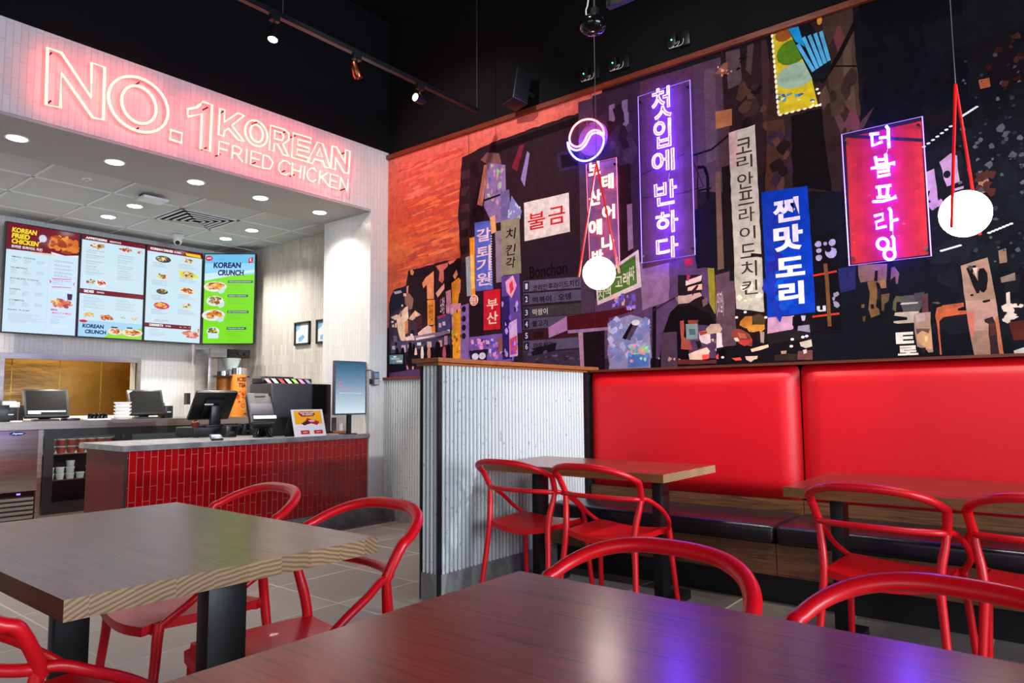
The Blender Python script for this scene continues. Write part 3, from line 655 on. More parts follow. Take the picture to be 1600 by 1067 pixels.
mp([(1072, 508), (1090, 506), (1091, 530), (1073, 532)], (118, 134, 138)); blobs(1028, 560, 1062, 572, 14, [(200, 150, 140), (90, 70, 80)], 2, 4)
mp([(1070, 402), (1082, 400), (1083, 414), (1071, 416)], (176, 40, 60))
mp([(1106, 418), (1116, 416), (1120, 490), (1110, 492)], (150, 138, 48)); mp([(1118, 430), (1140, 424), (1142, 560), (1120, 562)], (104, 76, 88)); mtext('(맛집)', 1120, 456, 1131, 494, (214, 180, 190), .01)
blobs(1110, 500, 1146, 566, 34, [(220, 180, 170), (50, 30, 34), (150, 96, 96), (240, 220, 210)], 2, 7, 1.1)
# towers behind the tall violet sign and to its right
mp([(1000, 128), (1086, 102), (1092, 400), (1004, 420)], (92, 56, 72), .003); mp([(1010, 150), (1066, 134), (1070, 390), (1014, 400)], (104, 62, 76), .003)
mp([(1084, 102), (1130, 88), (1136, 300), (1092, 300)], (90, 66, 80), .004); mp([(1100, 110), (1118, 106), (1120, 250), (1104, 256)], (104, 78, 90))
mp([(1126, 86), (1206, 62), (1210, 260), (1140, 300)], (52, 32, 36), .004); mp([(1134, 82), (1156, 76), (1160, 130), (1138, 140)], (100, 78, 82)); mp([(1168, 72), (1178, 68), (1174, 118), (1166, 110)], (88, 68, 70)); blobs(1154, 80, 1166, 110, 8, [(34, 22, 26)], 3, 5, .6)
mp([(1117, 116), (1130, 100), (1138, 96), (1136, 116)], (150, 96, 76)); blobs(1117, 105, 1143, 118, 9, [(216, 150, 110), (240, 190, 150)], 1.5, 3)
mp([(1118, 175), (1144, 170), (1144, 196), (1119, 202)], (172, 112, 72)); mp([(1122, 202), (1140, 198), (1142, 260), (1124, 262)], (84, 58, 62)); mp([(1190, 64), (1204, 60), (1204, 180), (1192, 190)], (70, 44, 50))
blobs(1160, 130, 1206, 200, 16, [(34, 22, 28), (66, 44, 44), (90, 60, 50)], 5, 14, 1.2)
mline([(1080, 244), (1112, 234), (1146, 206)], .014, (22, 16, 22)); mline([(1070, 300), (1100, 292), (1080, 244)], .006, (30, 20, 28)); mline([(940, 300), (1000, 275), (1070, 240)], .006, (40, 24, 40)); mline([(1000, 310), (1080, 300)], .006, (40, 24, 40))
mline([(1090, 262), (1101, 261), (1106, 275), (1108, 345)], .022, (20, 14, 24)); mline([(1092, 298), (1112, 294)], .014, (20, 14, 24)); mp([(1084, 330), (1110, 312), (1130, 310), (1136, 420), (1090, 420)], (24, 18, 34), .01)
mp([(1118, 270), (1126, 268), (1132, 420), (1122, 422)], (116, 88, 74)); mp([(1128, 262), (1140, 258), (1150, 420), (1134, 422)], (34, 22, 24))
# long pale sign
mp([(1139, 208), (1180, 195), (1195, 490), (1151, 492)], (196, 184, 170), .003); mp([(1139, 208), (1152, 204), (1156, 262), (1141, 262)], (206, 170, 164)); blobs(1154, 440, 1186, 486, 12, [(236, 220, 204), (206, 196, 176)], 4, 8)
for t, y, d in (('코', 216, 24), ('리', 243, 20), ('안', 270, 25), ('프', 298, 22), ('라', 324, 23), ('이', 354, 20), ('드', 381, 22), ('치', 408, 24), ('킨', 438, 22)):
    xo = 1150+(y-216)*.043; mtext(t, xo, y, xo+25, y+d, (70, 52, 46), .006)
# lower dark street with lights
mp([(1136, 480), (1200, 488), (1280, 488), (1290, 600), (1140, 600)], (36, 26, 32), .004); 
def zp(pts, col, rough=.003): mp([(1060+x/6.667, 430+y/6.667) for x, y in pts], col, rough)
zp([(0, 0), (250, 0), (240, 200), (330, 300), (390, 420), (400, 520), (0, 520)], (40, 28, 34)); zp([(80, 60), (250, 0), (240, 60), (80, 110)], (232, 196, 184)); zp([(100, 130), (250, 90), (250, 150), (100, 165)], (226, 180, 160)); zp([(90, 0), (130, 0), (110, 60), (90, 60)], (170, 50, 90)); zp([(0, 215), (150, 195), (230, 180), (250, 215), (110, 290), (0, 300)], (196, 160, 150), .006)
zp([(140, 160), (200, 100), (215, 110), (150, 220)], (60, 30, 40)); zp([(250, 260), (300, 230), (310, 300), (260, 330)], (120, 90, 86)); zp([(0, 330), (120, 310), (330, 400), (400, 520), (330, 520), (0, 500)], (24, 16, 22))
zp([(390, 60), (590, 60), (610, 900), (400, 900)], (104, 76, 88)); mtext('(맛집)', 1120, 456, 1131, 494, (214, 180, 190), .01)
zp([(20, 480), (60, 470), (60, 640), (130, 690), (150, 780), (30, 770)], (176, 86, 74), .006); zp([(80, 510), (205, 505), (205, 660), (90, 665)], (136, 150, 152)); zp([(100, 470), (215, 468), (200, 505), (110, 510)], (150, 66, 56)); zp([(115, 560), (180, 560), (185, 620), (120, 625)], (90, 110, 116))
zp([(215, 590), (330, 570), (340, 700), (300, 720), (240, 700), (220, 660)], (226, 200, 204), .005); zp([(215, 590), (330, 575), (320, 600), (230, 630)], (186, 76, 54)); zp([(290, 560), (340, 510), (430, 505), (460, 560), (440, 600), (310, 615)], (196, 164, 146), .005); zp([(400, 600), (455, 600), (460, 720), (480, 760), (440, 780), (400, 760)], (232, 214, 208), .004)
zp([(180, 690), (230, 680), (245, 740), (210, 770)], (44, 30, 36)); zp([(110, 820), (180, 790), (240, 770), (300, 750), (335, 790), (300, 850), (250, 880), (120, 880)], (236, 196, 178), .007); zp([(250, 830), (330, 820), (320, 870), (255, 880)], (236, 96, 76), .004); zp([(0, 880), (400, 880), (400, 920), (0, 930)], (110, 50, 50), .004)
zp([(400, 760), (600, 730), (1400, 640), (1420, 900), (400, 910)], (26, 22, 28), .006); zp([(395, 840), (420, 815), (425, 870), (400, 875)], (236, 80, 80)); zp([(425, 790), (480, 760), (500, 880), (430, 890)], (16, 12, 16), .005)
zp([(590, 400), (930, 380), (930, 560), (860, 600), (640, 560)], (40, 28, 26), .005); zp([(650, 480), (700, 430), (770, 425), (775, 500), (760, 560), (690, 550), (640, 520)], (196, 124, 56), .006); zp([(770, 430), (850, 400), (910, 440), (900, 530), (800, 560)], (84, 66, 48), .006); zp([(700, 530), (900, 515), (905, 560), (860, 600), (740, 590)], (206, 140, 62), .007); zp([(800, 590), (850, 580), (850, 700), (800, 690)], (40, 24, 28)); zp([(855, 590), (900, 590), (895, 710), (860, 700)], (170, 140, 130))
zp([(550, 620), (580, 560), (650, 560), (740, 610), (775, 670), (770, 740), (700, 730), (600, 690)], (146, 70, 60), .004); zp([(620, 600), (700, 610), (720, 660), (640, 650)], (196, 106, 84), .003); zp([(580, 655), (620, 650), (640, 685), (600, 690)], (250, 206, 180)); zp([(620, 690), (770, 660), (770, 690), (700, 740), (650, 720)], (200, 70, 66)); zp([(755, 770), (940, 720), (945, 750), (770, 800)], (240, 200, 170)); zp([(700, 845), (830, 840), (825, 870), (790, 880), (760, 905), (710, 880)], (232, 196, 172)); zp([(560, 865), (650, 855), (665, 885), (600, 890)], (226, 90, 74))
zp([(935, 440), (1210, 420), (1200, 560), (1090, 600), (930, 610)], (196, 150, 178), .005); [zp([(x, 580), (x+22, 580), (x+18, y), (x+4, y)], (230, 130, 130)) for x, y in ((950, 620), (1000, 670), (1050, 610))]; zp([(1195, 430), (1280, 425), (1300, 470), (1250, 600), (1190, 520)], (20, 14, 22), .005); zp([(1280, 420), (1330, 420), (1320, 475), (1290, 475)], (196, 180, 210)); zp([(1250, 530), (1400, 510), (1400, 600), (1240, 600)], (150, 140, 160), .004); zp([(930, 610), (1160, 570), (1400, 600), (1400, 660), (1200, 680), (940, 720)], (40, 34, 36), .006); zp([(1265, 700), (1400, 665), (1400, 740), (1330, 760), (1280, 740)], (206, 190, 172), .004)
zp([(1250, 790), (1400, 780), (1400, 880), (1240, 880)], (120, 76, 72), .007); zp([(1300, 780), (1340, 770), (1340, 810), (1310, 820)], (240, 200, 190)); zp([(1070, 790), (1130, 785), (1125, 830), (1080, 835)], (200, 150, 120), .004); zp([(1000, 830), (1240, 820), (1230, 890), (1010, 890)], (60, 42, 42), .006); [pm.ell(*MP(1060+x/6.667, 430+y/6.667), .012, .009, (236, 226, 220), n=6) for x, y in ((1190, 668), (1180, 740), (465, 855), (1300, 645), (1340, 635), (700, 385), (915, 440), (610, 440))]
# right hand night sky blocks
mp([(1198, 62), (1600, -60), (1700, 600), (1275, 600)], (24, 24, 32), .004)
mp([(1345, 0), (1500, -60), (1520, 200), (1440, 230), (1350, 190)], (15, 16, 24), .01); blobs(1330, 20, 1600, 240, 40, [(18, 18, 28), (22, 20, 30), (26, 20, 26), (17, 20, 26)], 8, 22, 1.2); blobs(1460, 240, 1600, 540, 50, [(28, 30, 38), (24, 25, 32), (32, 32, 40)], 8, 20, 1.2)
mp([(1206, 60), (1330, 10), (1345, 180), (1316, 300), (1196, 300)], (58, 38, 36), .006); mp([(1284, 30), (1332, 12), (1345, 180), (1318, 200), (1300, 180)], (78, 56, 50), .004); mp([(1316, 60), (1328, 56), (1340, 190), (1324, 210)], (96, 72, 62)); mp([(1322, 216), (1366, 168), (1350, 200)], (84, 58, 54)); blobs(1285, 40, 1330, 200, 14, [(92, 66, 62), (60, 40, 40), (110, 60, 66)], 5, 14, 2)
mp([(1200, 190), (1225, 186), (1226, 296), (1196, 300)], (80, 50, 42), .006); blobs(1195, 200, 1240, 298, 12, [(96, 60, 54), (60, 40, 60), (38, 24, 26)], 5, 12, 1.3)
mp([(1236, 182), (1284, 170), (1300, 300), (1240, 292)], (22, 16, 18), .006); mline([(1340, 30), (1310, 90), (1284, 130)], .03, (24, 16, 20)); mline([(1300, 104), (1340, 104)], .01, (24, 16, 20))
# yellow vertical sign with bulbs
mp([(1206, 55), (1250, 42), (1279, 166), (1216, 181)], (208, 184, 44), .001); pm.ell(*MP(1238, 82), .10, .085, (88, 130, 34)); pm.ell(*MP(1245, 118), .13, .085, (156, 180, 160)); pm.ell(*MP(1226, 54), .06, .05, (150, 90, 40))
blobs(1216, 145, 1274, 162, 16, [(90, 150, 190), (90, 150, 50), (232, 210, 120), (60, 110, 140)], 2, 5, .6)
mp([(1232, 46), (1266, 36), (1300, 92), (1296, 118), (1274, 132), (1256, 96)], (24, 26, 34)); mp([(1232, 46), (1248, 42), (1258, 74), (1244, 66)], (36, 150, 210))
for k in range(5):
    mline([(1250+k*9-3, 62-k*3+(8 if k == 0 else 0)), (1272+k*6, 112-k*4)], .022, (88, 170, 214)); 
for i in range(16): pm.ell(*MP(1207+i*.66, 57+i*7.9), .009, .014, (250, 240, 214), n=8)
for i in range(7): pm.ell(*MP(1220+i*9.5, 180-i*2.4), .013, .008, (250, 240, 214), n=8)
blobs(1270, 128, 1282, 168, 5, [(250, 240, 214)], 2, 2.5)
pm.ell(*MP(1281, 33), .016, .03, (230, 160, 70), n=8)
# blue sign
mp([(1190, 301), (1262, 291), (1276, 488), (1200, 496)], (16, 64, 178), .001); blobs(1198, 310, 1222, 480, 16, [(34, 58, 170), (40, 44, 150)], 5, 12, 2); blobs(1215, 390, 1255, 480, 12, [(16, 88, 196), (24, 80, 190)], 4, 9, 1)
for t, x, y, a, b in (('찐', 1208, 310, 42, 37), ('맛', 1209, 352, 46, 40), ('도', 1212, 402, 46, 30), ('리', 1217, 440, 40, 36)): mtext(t, x, y, x+a, y+b, (236, 226, 252), .045)
mline([(1196, 400), (1174, 398)], .02, (40, 26, 24))
mp([(1270, 370), (1310, 360), (1316, 520), (1276, 520)], (22, 18, 24)); [pm.ell(*MP(x, y), r, r, (166, 160, 190), n=10, jit=.1) for x, y, r in ((1279, 382, .02), (1280, 392, .016), (1280, 403, .02), (1290, 381, .012), (1301, 379, .022), (1299, 395, .035))]; pm.ell(*MP(1295, 390), .018, .018, (22, 18, 24), n=10)
mline([(1271, 431), (1308, 424)], .012, (206, 60, 40)); mline([(1270, 495), (1312, 490)], .012, (206, 60, 40)); mline([(1290, 412), (1293, 440), (1297, 510)], .022, (120, 80, 50)); mtext('u', 1277, 478, 1291, 487, (200, 200, 206), .03); blobs(1303, 455, 1312, 480, 6, [(150, 140, 160)], 3, 4, 1)
mp([(1310, 420), (1338, 416), (1338, 452), (1314, 458)], (46, 44, 92), .004)
# red sign ground under the violet script
mp([(1316, 212), (1441, 182), (1455, 402), (1328, 416)], (26, 14, 34)); 
for k in range(16):
    a, b = k/16, (k+1)/16; m_ = abs((a+b)/2-.5)*2; col = tuple(u*(1-m_)+v*m_ for u, v in zip((150, 4, 34), (206, 50, 30)))
    mp([(1322+118*a, 216-26*a), (1322+118*b, 216-26*b), (1331+120*b, 413-15*b), (1331+120*a, 413-15*a)], col)
blobs(1330, 240, 1440, 395, 26, [(170, 20, 50), (250, 90, 70)], 1, 2.5, .4)
mline([(1320, 213), (1442, 220)], .02, (40, 16, 40))
# textures and shapes at the far right

def rp(pts, col, rough=.003): mp([(1320+x*.2083, 400+y*.2083) for x, y in pts], col, rough)
rp([(100, 70), (320, 60), (315, 180), (290, 230), (250, 200), (190, 190), (120, 200), (105, 150)], (128, 94, 84), .008); rp([(170, 200), (230, 170), (250, 280), (235, 380), (260, 400), (265, 440), (200, 465), (180, 400), (190, 280)], (124, 90, 56), .008); rp([(255, 185), (310, 180), (315, 240), (275, 245)], (150, 108, 70), .006); rp([(275, 290), (340, 280), (330, 340), (300, 360), (295, 415), (278, 410)], (104, 80, 56), .007); rp([(350, 90), (375, 80), (410, 130), (400, 210), (385, 210), (380, 150), (345, 180)], (120, 84, 90), .005); rp([(385, 300), (440, 305), (440, 345), (390, 345), (385, 420), (360, 400), (365, 340)], (98, 90, 60), .006)
rp([(230, 110), (250, 110), (248, 190), (222, 190)], (28, 24, 32)); rp([(125, 365), (150, 362), (148, 390), (128, 390)], (110, 86, 60)); rp([(135, 455), (160, 450), (152, 495), (138, 490)], (96, 70, 44)); rp([(195, 365), (220, 362), (222, 395), (200, 400)], (30, 26, 34)); rp([(245, 255), (270, 250), (268, 330), (245, 330)], (44, 36, 40)); rp([(420, 350), (440, 300), (540, 290), (600, 340), (560, 415), (440, 420)], (84, 82, 80), .006); rp([(520, 280), (600, 270), (580, 330), (530, 340)], (70, 70, 72), .006)
rp([(575, 290), (625, 280), (630, 420), (580, 430)], (96, 60, 66), .003)
rp([(520, 430), (645, 420), (665, 720), (630, 725), (610, 700), (545, 680), (525, 560)], (168, 136, 120), .004); rp([(540, 570), (650, 560), (655, 700), (600, 690), (545, 640)], (206, 160, 122), .006); rp([(535, 545), (640, 545), (630, 580), (580, 560), (545, 590)], (110, 82, 74), .006); rp([(530, 440), (600, 430), (610, 480), (540, 500)], (186, 160, 156), .005); rp([(575, 690), (610, 685), (600, 730), (580, 730)], (60, 36, 30)); rp([(600, 605), (625, 600), (620, 640), (604, 640)], (240, 196, 130))
rp([(368, 490), (470, 480), (470, 460), (372, 448), (380, 425), (560, 415), (555, 428), (520, 440), (520, 500), (400, 508), (368, 502)], (190, 170, 156), .002); rp([(415, 365), (430, 352), (550, 345), (552, 356), (440, 366)], (186, 176, 166))
mtext('E', 1400, 519, 1428, 537, (232, 220, 208), .05); mtext('로', 1403, 540, 1435, 555, (232, 220, 208), .05)

rp([(680, 450), (690, 400), (740, 370), (890, 350), (895, 380), (850, 395), (850, 410), (915, 410), (920, 435), (740, 460), (710, 490), (730, 740), (715, 740), (695, 520)], (196, 100, 66), .002); rp([(650, 350), (700, 345), (720, 355), (700, 362)], (110, 80, 76)); rp([(690, 390), (760, 368), (880, 352), (880, 375), (760, 400), (710, 440)], (170, 92, 66), .002)
rp([(870, 75), (1072, 12), (1130, 300), (1195, 760), (975, 760), (935, 560), (905, 340)], (166, 130, 112), .002); rp([(905, 340), (1130, 320), (1150, 440), (1080, 560), (940, 560)], (186, 146, 132), .004); rp([(920, 420), (980, 420), (960, 640), (940, 560)], (206, 120, 104), .003)
rp([(912, 95), (925, 85), (955, 85), (960, 72), (985, 72), (988, 88), (972, 95), (960, 130), (985, 160), (1000, 190), (1000, 120), (1015, 95), (1045, 92), (1070, 130), (1075, 180), (1065, 250), (1045, 275), (1025, 270), (1015, 255), (1010, 280), (990, 282), (960, 220), (935, 150)], (30, 26, 30), .001)
rp([(958, 92), (1000, 85), (990, 120), (990, 170), (975, 130)], (226, 190, 170)); rp([(942, 290), (965, 285), (968, 300), (945, 303)], (30, 26, 30)); rp([(1035, 335), (1090, 325), (1092, 340), (1050, 352), (1035, 348)], (36, 30, 34)); rp([(1048, 475), (1110, 455), (1118, 475), (1130, 500), (1165, 760), (1095, 760), (1080, 510), (1052, 498)], (60, 44, 46)); rp([(1085, 510), (1128, 500), (1135, 590), (1092, 600)], (96, 54, 48)); rp([(1130, 480), (1152, 475), (1190, 760), (1168, 760)], (206, 116, 80))
mp([(1572, 458), (1578, 456), (1580, 500), (1574, 502)], (214, 196, 180)); blobs(1572, 475, 1596, 504, 12, [(220, 200, 186)], 3, 6, .8); mp([(1576, 504), (1600, 500), (1620, 530), (1584, 532)], (96, 44, 38)); mp([(1584, 548), (1620, 536), (1620, 562), (1586, 562)], (206, 196, 190)); mp([(1563, 434), (1586, 426), (1587, 438), (1565, 442)], (136, 116, 108)); mp([(1560, 392), (1572, 388), (1574, 410), (1562, 412)], (150, 120, 100))
mp([(1447, 270), (1460, 264), (1466, 322), (1450, 312)], (178, 140, 168), .004); mp([(1468, 254), (1486, 240), (1496, 244), (1500, 284), (1480, 292)], (178, 140, 168), .004); pm.ell(*MP(1480, 273), .018, .022, (30, 24, 34)); [mp([(1492, 295+k*8), (1506, 291+k*8), (1506, 295+k*8), (1492, 299+k*8)], (178, 146, 170)) for k in range(4)]; mp([(1449, 300), (1458, 296), (1460, 304), (1451, 308)], (30, 24, 34)); blobs(1448, 300, 1475, 325, 10, [(170, 130, 160)], 3, 5, 2)
mp([(1528, 284), (1545, 280), (1546, 298), (1532, 304)], (160, 116, 96), .003); mp([(1529, 126), (1546, 122), (1548, 136), (1532, 140)], (176, 96, 66), .003); blobs(1525, 270, 1550, 300, 8, [(80, 44, 40)], 5, 8)
for a, b in (((1444, 230), (1486, 198)), ((1504, 182), (1526, 168)), ((1546, 364), (1580, 350)), ((1472, 392), (1500, 384))):
    for k in range(7): t = k/6; pm.ell(*MP(a[0]+(b[0]-a[0])*t, a[1]+(b[1]-a[1])*t), .011, .006, (226, 222, 220), n=6, a0=.4)
blobs(1500, 80, 1600, 420, 70, [(56, 56, 66), (74, 76, 84), (48, 44, 54), (90, 92, 100)], 1, 3.5, 1); blobs(1520, 200, 1600, 260, 8, [(84, 86, 94)], 3, 5); blobs(1540, 30, 1600, 140, 16, [(60, 26, 24), (74, 40, 34)], 2, 6, .8)
mp([(1440, 40), (1600, -8), (1600, 40), (1450, 90)], (24, 24, 32), .01)
pm.ell(*MP(927, 217), .135, .135, (140, 104, 160), 30); mp([(918, 259), (965, 247), (970, 412), (924, 422)], (128, 100, 150))  # lilac neon glow behind emblem and letter panel, painted into the mural colour
ob = pm.build('printed_canvas', 'mural_print', mural, 1.1)
g = MB()
for px in (733, 927, 1137, 1438):
    x = MP(px, 350)[0]; g = MB().box((x-.0008, YM-.0085, 1.36), (x+.0008, YM-.002, 3.55)); g.build('seam', 'dark_grey', mural)

# ================================================================== NEON SIGNS ON THE MURAL
YN = YM-.06
def NP(px, py, d=0): return ony(px, py, YN-d)
def panel(quad, t=.006):
    q = [NP(*p) for p in quad]; vs = q+[p+Vector((0, t, 0)) for p in q]
    return MB().add(vs, [(0, 1, 2, 3), (7, 6, 5, 4), (0, 4, 5, 1), (1, 5, 6, 2), (2, 6, 7, 3), (3, 7, 4, 0)])
def frame(quad, r=.0035): return MB().tube([NP(*p) for p in quad], r, 4, True)  # rim tube; its emission stands in for neon light caught in the acrylic edges
def standoffs(quad, par):
    c = sum((NP(*p) for p in quad), Vector())/len(quad)
    for p in quad:
        q = NP(*p); q = q+(c-q).normalized()*.05
        MB().cyl((q.x, YN-.004, q.z), .009, .07, 8, 'y').build('standoff', 'chrome', par)
def neon_glyph(mb, t, x0, y0, x1, y1, r, off=.012):
    xc, yc = (x0+x1)/2, (y0+y1)/2
    a = NP(x0, yc); b = NP(x1, yc); u = NP(xc, y0); d = NP(xc, y1); cc = NP(xc, yc)
    w_, h_ = b.x-a.x, u.z-d.z
    vs, fs, es, ar = glyph(t, False, off)
    for lp in loops(vs, es):
        P = [Vector((cc.x-w_/2+x*w_, YN-.012, cc.z-h_/2+z*h_)) for x, z in lp]
        Q = [P[0]]
        for p in P[1:]:
            if (p-Q[-1]).length > .004: Q.append(p)
        if len(Q) > 2: mb.tube(Q, r, 6, True)
def wires(pts, par, r=.0012):
    MB().tube([NP(*p) for p in pts], r, 4).build('wire', 'cable_white', par)
# round two-colour emblem
t = thing('neon_emblem', NP(917, 219), 'round neon emblem with a red upper and blue lower swirl, top left on the mural', 'neon sign')
ctr = NP(917, 219); e = NP(886, 219); rr = abs(ctr.x-e.x); 
MB().cyl((ctr.x, YN, ctr.z), rr*1.0, .006, 40, 'y').build('acrylic_disc', 'acrylic', t)
s_ = 1/4.85
def Z3(pts): return [NP(860+x*s_, 150+y*s_, .014) for x, y in pts]
MB().tube(cr(Z3([(405, 300), (400, 250), (375, 212), (335, 184), (285, 176), (230, 190), (180, 230), (152, 285), (145, 330), (158, 365), (195, 385), (235, 372), (262, 335), (285, 290), (320, 262), (362, 262), (402, 292)]), 5), .0075, 8).build('red_tube', 'neon_red', t)
MB().tube(cr(Z3([(130, 350), (138, 395), (165, 445), (210, 482), (265, 492), (320, 474), (370, 430), (396, 380), (405, 330), (390, 296), (350, 280), (312, 290), (288, 330), (262, 375), (225, 405), (185, 410), (150, 390), (134, 358)]), 5), .0075, 8).build('blue_tube', 'neon_blue', t)
for p in ((265, 205), (265, 470)):
    q = NP(860+p[0]*s_, 150+p[1]*s_); MB().cyl((q.x, YN-.004, q.z), .008, .07, 8, 'y').build('standoff', 'chrome', t)
# red two-column sign
quad = [(916, 257), (963, 246), (968, 412), (922, 422)]
t = thing('neon_sign', NP(942, 330), 'narrow neon sign with two columns of glowing coral Korean letters below the round emblem', 'neon sign', 'neon signs on the mural')
panel(quad).build('acrylic_panel', 'acrylic', t); frame(quad).build('panel_edge_glow', 'edge_pink', t)
for ch, x0, y0, x1, y1 in (('보', 921, 254, 939, 273), ('산', 922, 298, 940, 320), ('에', 922, 344, 941, 368), ('반', 927, 391, 943, 412), ('태', 942, 273, 959, 296), ('어', 943, 321, 961, 343), ('나', 942, 368, 960, 391)):
    g = MB(); neon_glyph(g, ch, x0, y0, x1, y1, .0056, .012); g.build('letter', 'neon_warm', t)
standoffs(quad, t)
# tall violet sign
quad = [(997, 151), (1078, 125), (1086, 398), (1003, 411)]
t = thing('neon_sign', NP(1040, 270), 'tall neon sign with one column of six outlined violet Korean letters in a clear panel', 'neon sign', 'neon signs on the mural')
panel(quad).build('acrylic_panel', 'acrylic', t); frame(quad).build('panel_edge_glow', 'edge_violet', t)
for ch, x0, y0, x1, y1 in (('첫', 1020, 138, 1049, 185), ('입', 1023, 188, 1049, 231), ('에', 1020, 236, 1054, 269), ('반', 1024, 283, 1058, 320), ('하', 1026, 331, 1060, 364), ('다', 1027, 371, 1060, 403)):
    g = MB(); neon_glyph(g, ch, x0, y0, x1, y1, .0038, .032); g.build('letter', 'neon_violet', t)
standoffs(quad, t); wires([(1029, 186), (1027, 196)], t); wires([(1046, 270), (1044, 284)], t); wires([(1046, 320), (1046, 332)], t)
# single stroke violet sign on the red ground
quad = [(1315, 210), (1441, 182), (1455, 400), (1327, 415)]
t = thing('neon_sign', NP(1385, 300), 'neon sign of five single stroke violet Korean letters over a red painted ground', 'neon sign', 'neon signs on the mural')
panel(quad).build('acrylic_panel', 'acrylic', t); frame(quad).build('panel_edge_glow', 'edge_lilac', t)
g = MB(); k_ = 1/4.444
def st(pts, closed=False, sm=False):
    P = [NP(1300+x*k_, 180+y*k_, .014) for x, y in pts]
    g.tube(cr(P, 5, closed) if sm else P, .0078, 8, closed)
def L1():
    global g
    g.build('letter', 'neon_violet', t); g = MB()
st([(262, 133), (325, 127)]); st([(276, 133), (281, 212), (350, 183)]); st([(328, 158), (383, 152)]); st([(376, 76), (390, 92), (395, 225)])
L1()
st([(300, 288), (312, 345)]); st([(372, 270), (380, 334)]); st([(308, 312), (376, 304)]); st([(314, 346), (382, 334)]); st([(272, 370), (352, 352), (435, 328), (430, 345)]); st([(312, 370), (400, 360), (398, 384), (316, 396), (318, 428), (404, 410)])
L1()
st([(305, 500), (410, 487)]); st([(328, 503), (334, 565)]); st([(388, 492), (382, 560)]); st([(312, 572), (402, 562)]); st([(283, 600), (350, 598), (446, 570), (436, 560)])
L1()
st([(293, 700), (352, 685), (354, 725), (306, 742), (310, 786), (378, 770)]); st([(395, 645), (408, 665), (414, 800)]); st([(412, 735), (460, 722)])
L1()
st([(352+38*cos(a*pi/8), 893+38*sin(a*pi/8)) for a in range(16)], True); st([(415, 840), (428, 855), (431, 935)]); st([(400+38*cos(a*pi/8), 965+38*sin(a*pi/8)) for a in range(16)], True)
g.build('letter', 'neon_violet', t); standoffs(quad, t); wires([(1388, 230), (1384, 243)], t); wires([(1394, 356), (1396, 370)], t)

# ================================================================== NEON ON THE HEADER
XN = XL+.07
t = thing('neon_sign', onx(320, 200, XN), 'large coral neon lettering NO.1 KOREAN FRIED CHICKEN on the white tiled header', 'neon sign')
def HP(x, y): return onx(x, y, XN)
def A1(pts): return [HP(x/4, y/4) for x, y in pts]
def A2(pts): return [HP(300+x/3.556, 50+y/3.556) for x, y in pts]
def el(c, u, v, n=28): return [(c[0]+u[0]*cos(2*pi*i/n)+v[0]*sin(2*pi*i/n), c[1]+u[1]*cos(2*pi*i/n)+v[1]*sin(2*pi*i/n)) for i in range(n)]
R1 = .0095; R2 = .0075
g = MB(); g.tube(A1([(298, 298), (385, 330), (570, 610), (573, 392), (655, 420), (645, 748), (580, 735), (383, 455), (378, 672), (288, 655)]), R1, 6, True); g.build('letter', 'neon_coral', t)
g = MB(); g.tube(A1(el((864, 652), (187, 50), (0, -168))), R1, 6, True); g.tube(A1(el((868, 654), (108, 29), (0, -115))), R1, 6, True); g.build('letter', 'neon_coral', t)
g = MB(); g.tube(A1([(1068, 812), (1138, 832), (1134, 893), (1062, 870)]), R1, 6, True); g.build('letter', 'neon_coral', t)
g = MB(); g.tube(A1([(1268, 634), (1326, 655), (1312, 945), (1253, 928), (1262, 712), (1174, 730), (1172, 682), (1225, 672), (1252, 652)]), R1, 6, True); g.build('letter', 'neon_coral', t)
g = MB(); g.tube(A2([(155, 425), (182, 432), (179, 500), (255, 450), (290, 464), (222, 518), (290, 608), (258, 600), (202, 535), (179, 552), (177, 578), (148, 570)]), R2, 6, True); g.build('letter', 'neon_coral', t)
g = MB(); g.tube(A2(el((357, 563), (62, 18), (0, -70))), R2, 6, True); g.tube(A2(el((359, 563), (36, 10), (0, -47))), R2, 6, True); g.build('letter', 'neon_coral', t)
g = MB(); g.tube(A2([(437, 518), (510, 540), (538, 562), (538, 600), (505, 622), (538, 692), (508, 682), (476, 622), (458, 618), (455, 662), (430, 656)]), R2, 6, True); g.tube(A2([(460, 548), (500, 560), (511, 580), (500, 602), (459, 592)]), R2, 6, True); g.build('letter', 'neon_coral', t)
g = MB(); g.tube(A2([(562, 560), (662, 590), (660, 615), (588, 596), (587, 626), (652, 645), (650, 668), (585, 651), (583, 680), (656, 702), (654, 725), (555, 697)]), R2, 6, True); g.build('letter', 'neon_coral', t)
g = MB(); g.tube(A2([(697, 612), (728, 622), (768, 757), (738, 750), (728, 718), (682, 706), (668, 731), (640, 722)]), R2, 6, True); g.tube(A2([(710, 646), (724, 694), (692, 686)]), R2, 6, True); g.build('letter', 'neon_coral', t)
g = MB(); g.tube(A2([(780, 632), (804, 640), (850, 725), (853, 655), (878, 662), (870, 787), (845, 780), (798, 700), (796, 764), (772, 758)]), R2, 6, True); g.build('letter', 'neon_coral', t)
def fs(*pls):
    g = MB()
    for p in pls: g.tube(A2(p), .006, 6)
    g.build('letter', 'neon_coral', t)
fs([(205, 622), (152, 606), (148, 685)], [(150, 645), (196, 658)])
fs([(222, 702), (227, 630), (260, 640), (276, 657), (264, 680), (225, 670)], [(250, 680), (283, 722)])
fs([(305, 652), (301, 728)])
fs([(385, 676), (330, 660), (325, 735), (380, 752)], [(328, 697), (374, 710)])
fs([(392, 756), (397, 682), (428, 692), (450, 725), (434, 760), (392, 756)])
fs([(545, 735), (532, 718), (508, 714), (486, 732), (482, 762), (496, 786), (522, 794), (542, 782)])
fs([(559, 726), (555, 800)], [(606, 740), (600, 812)], [(557, 763), (603, 776)])
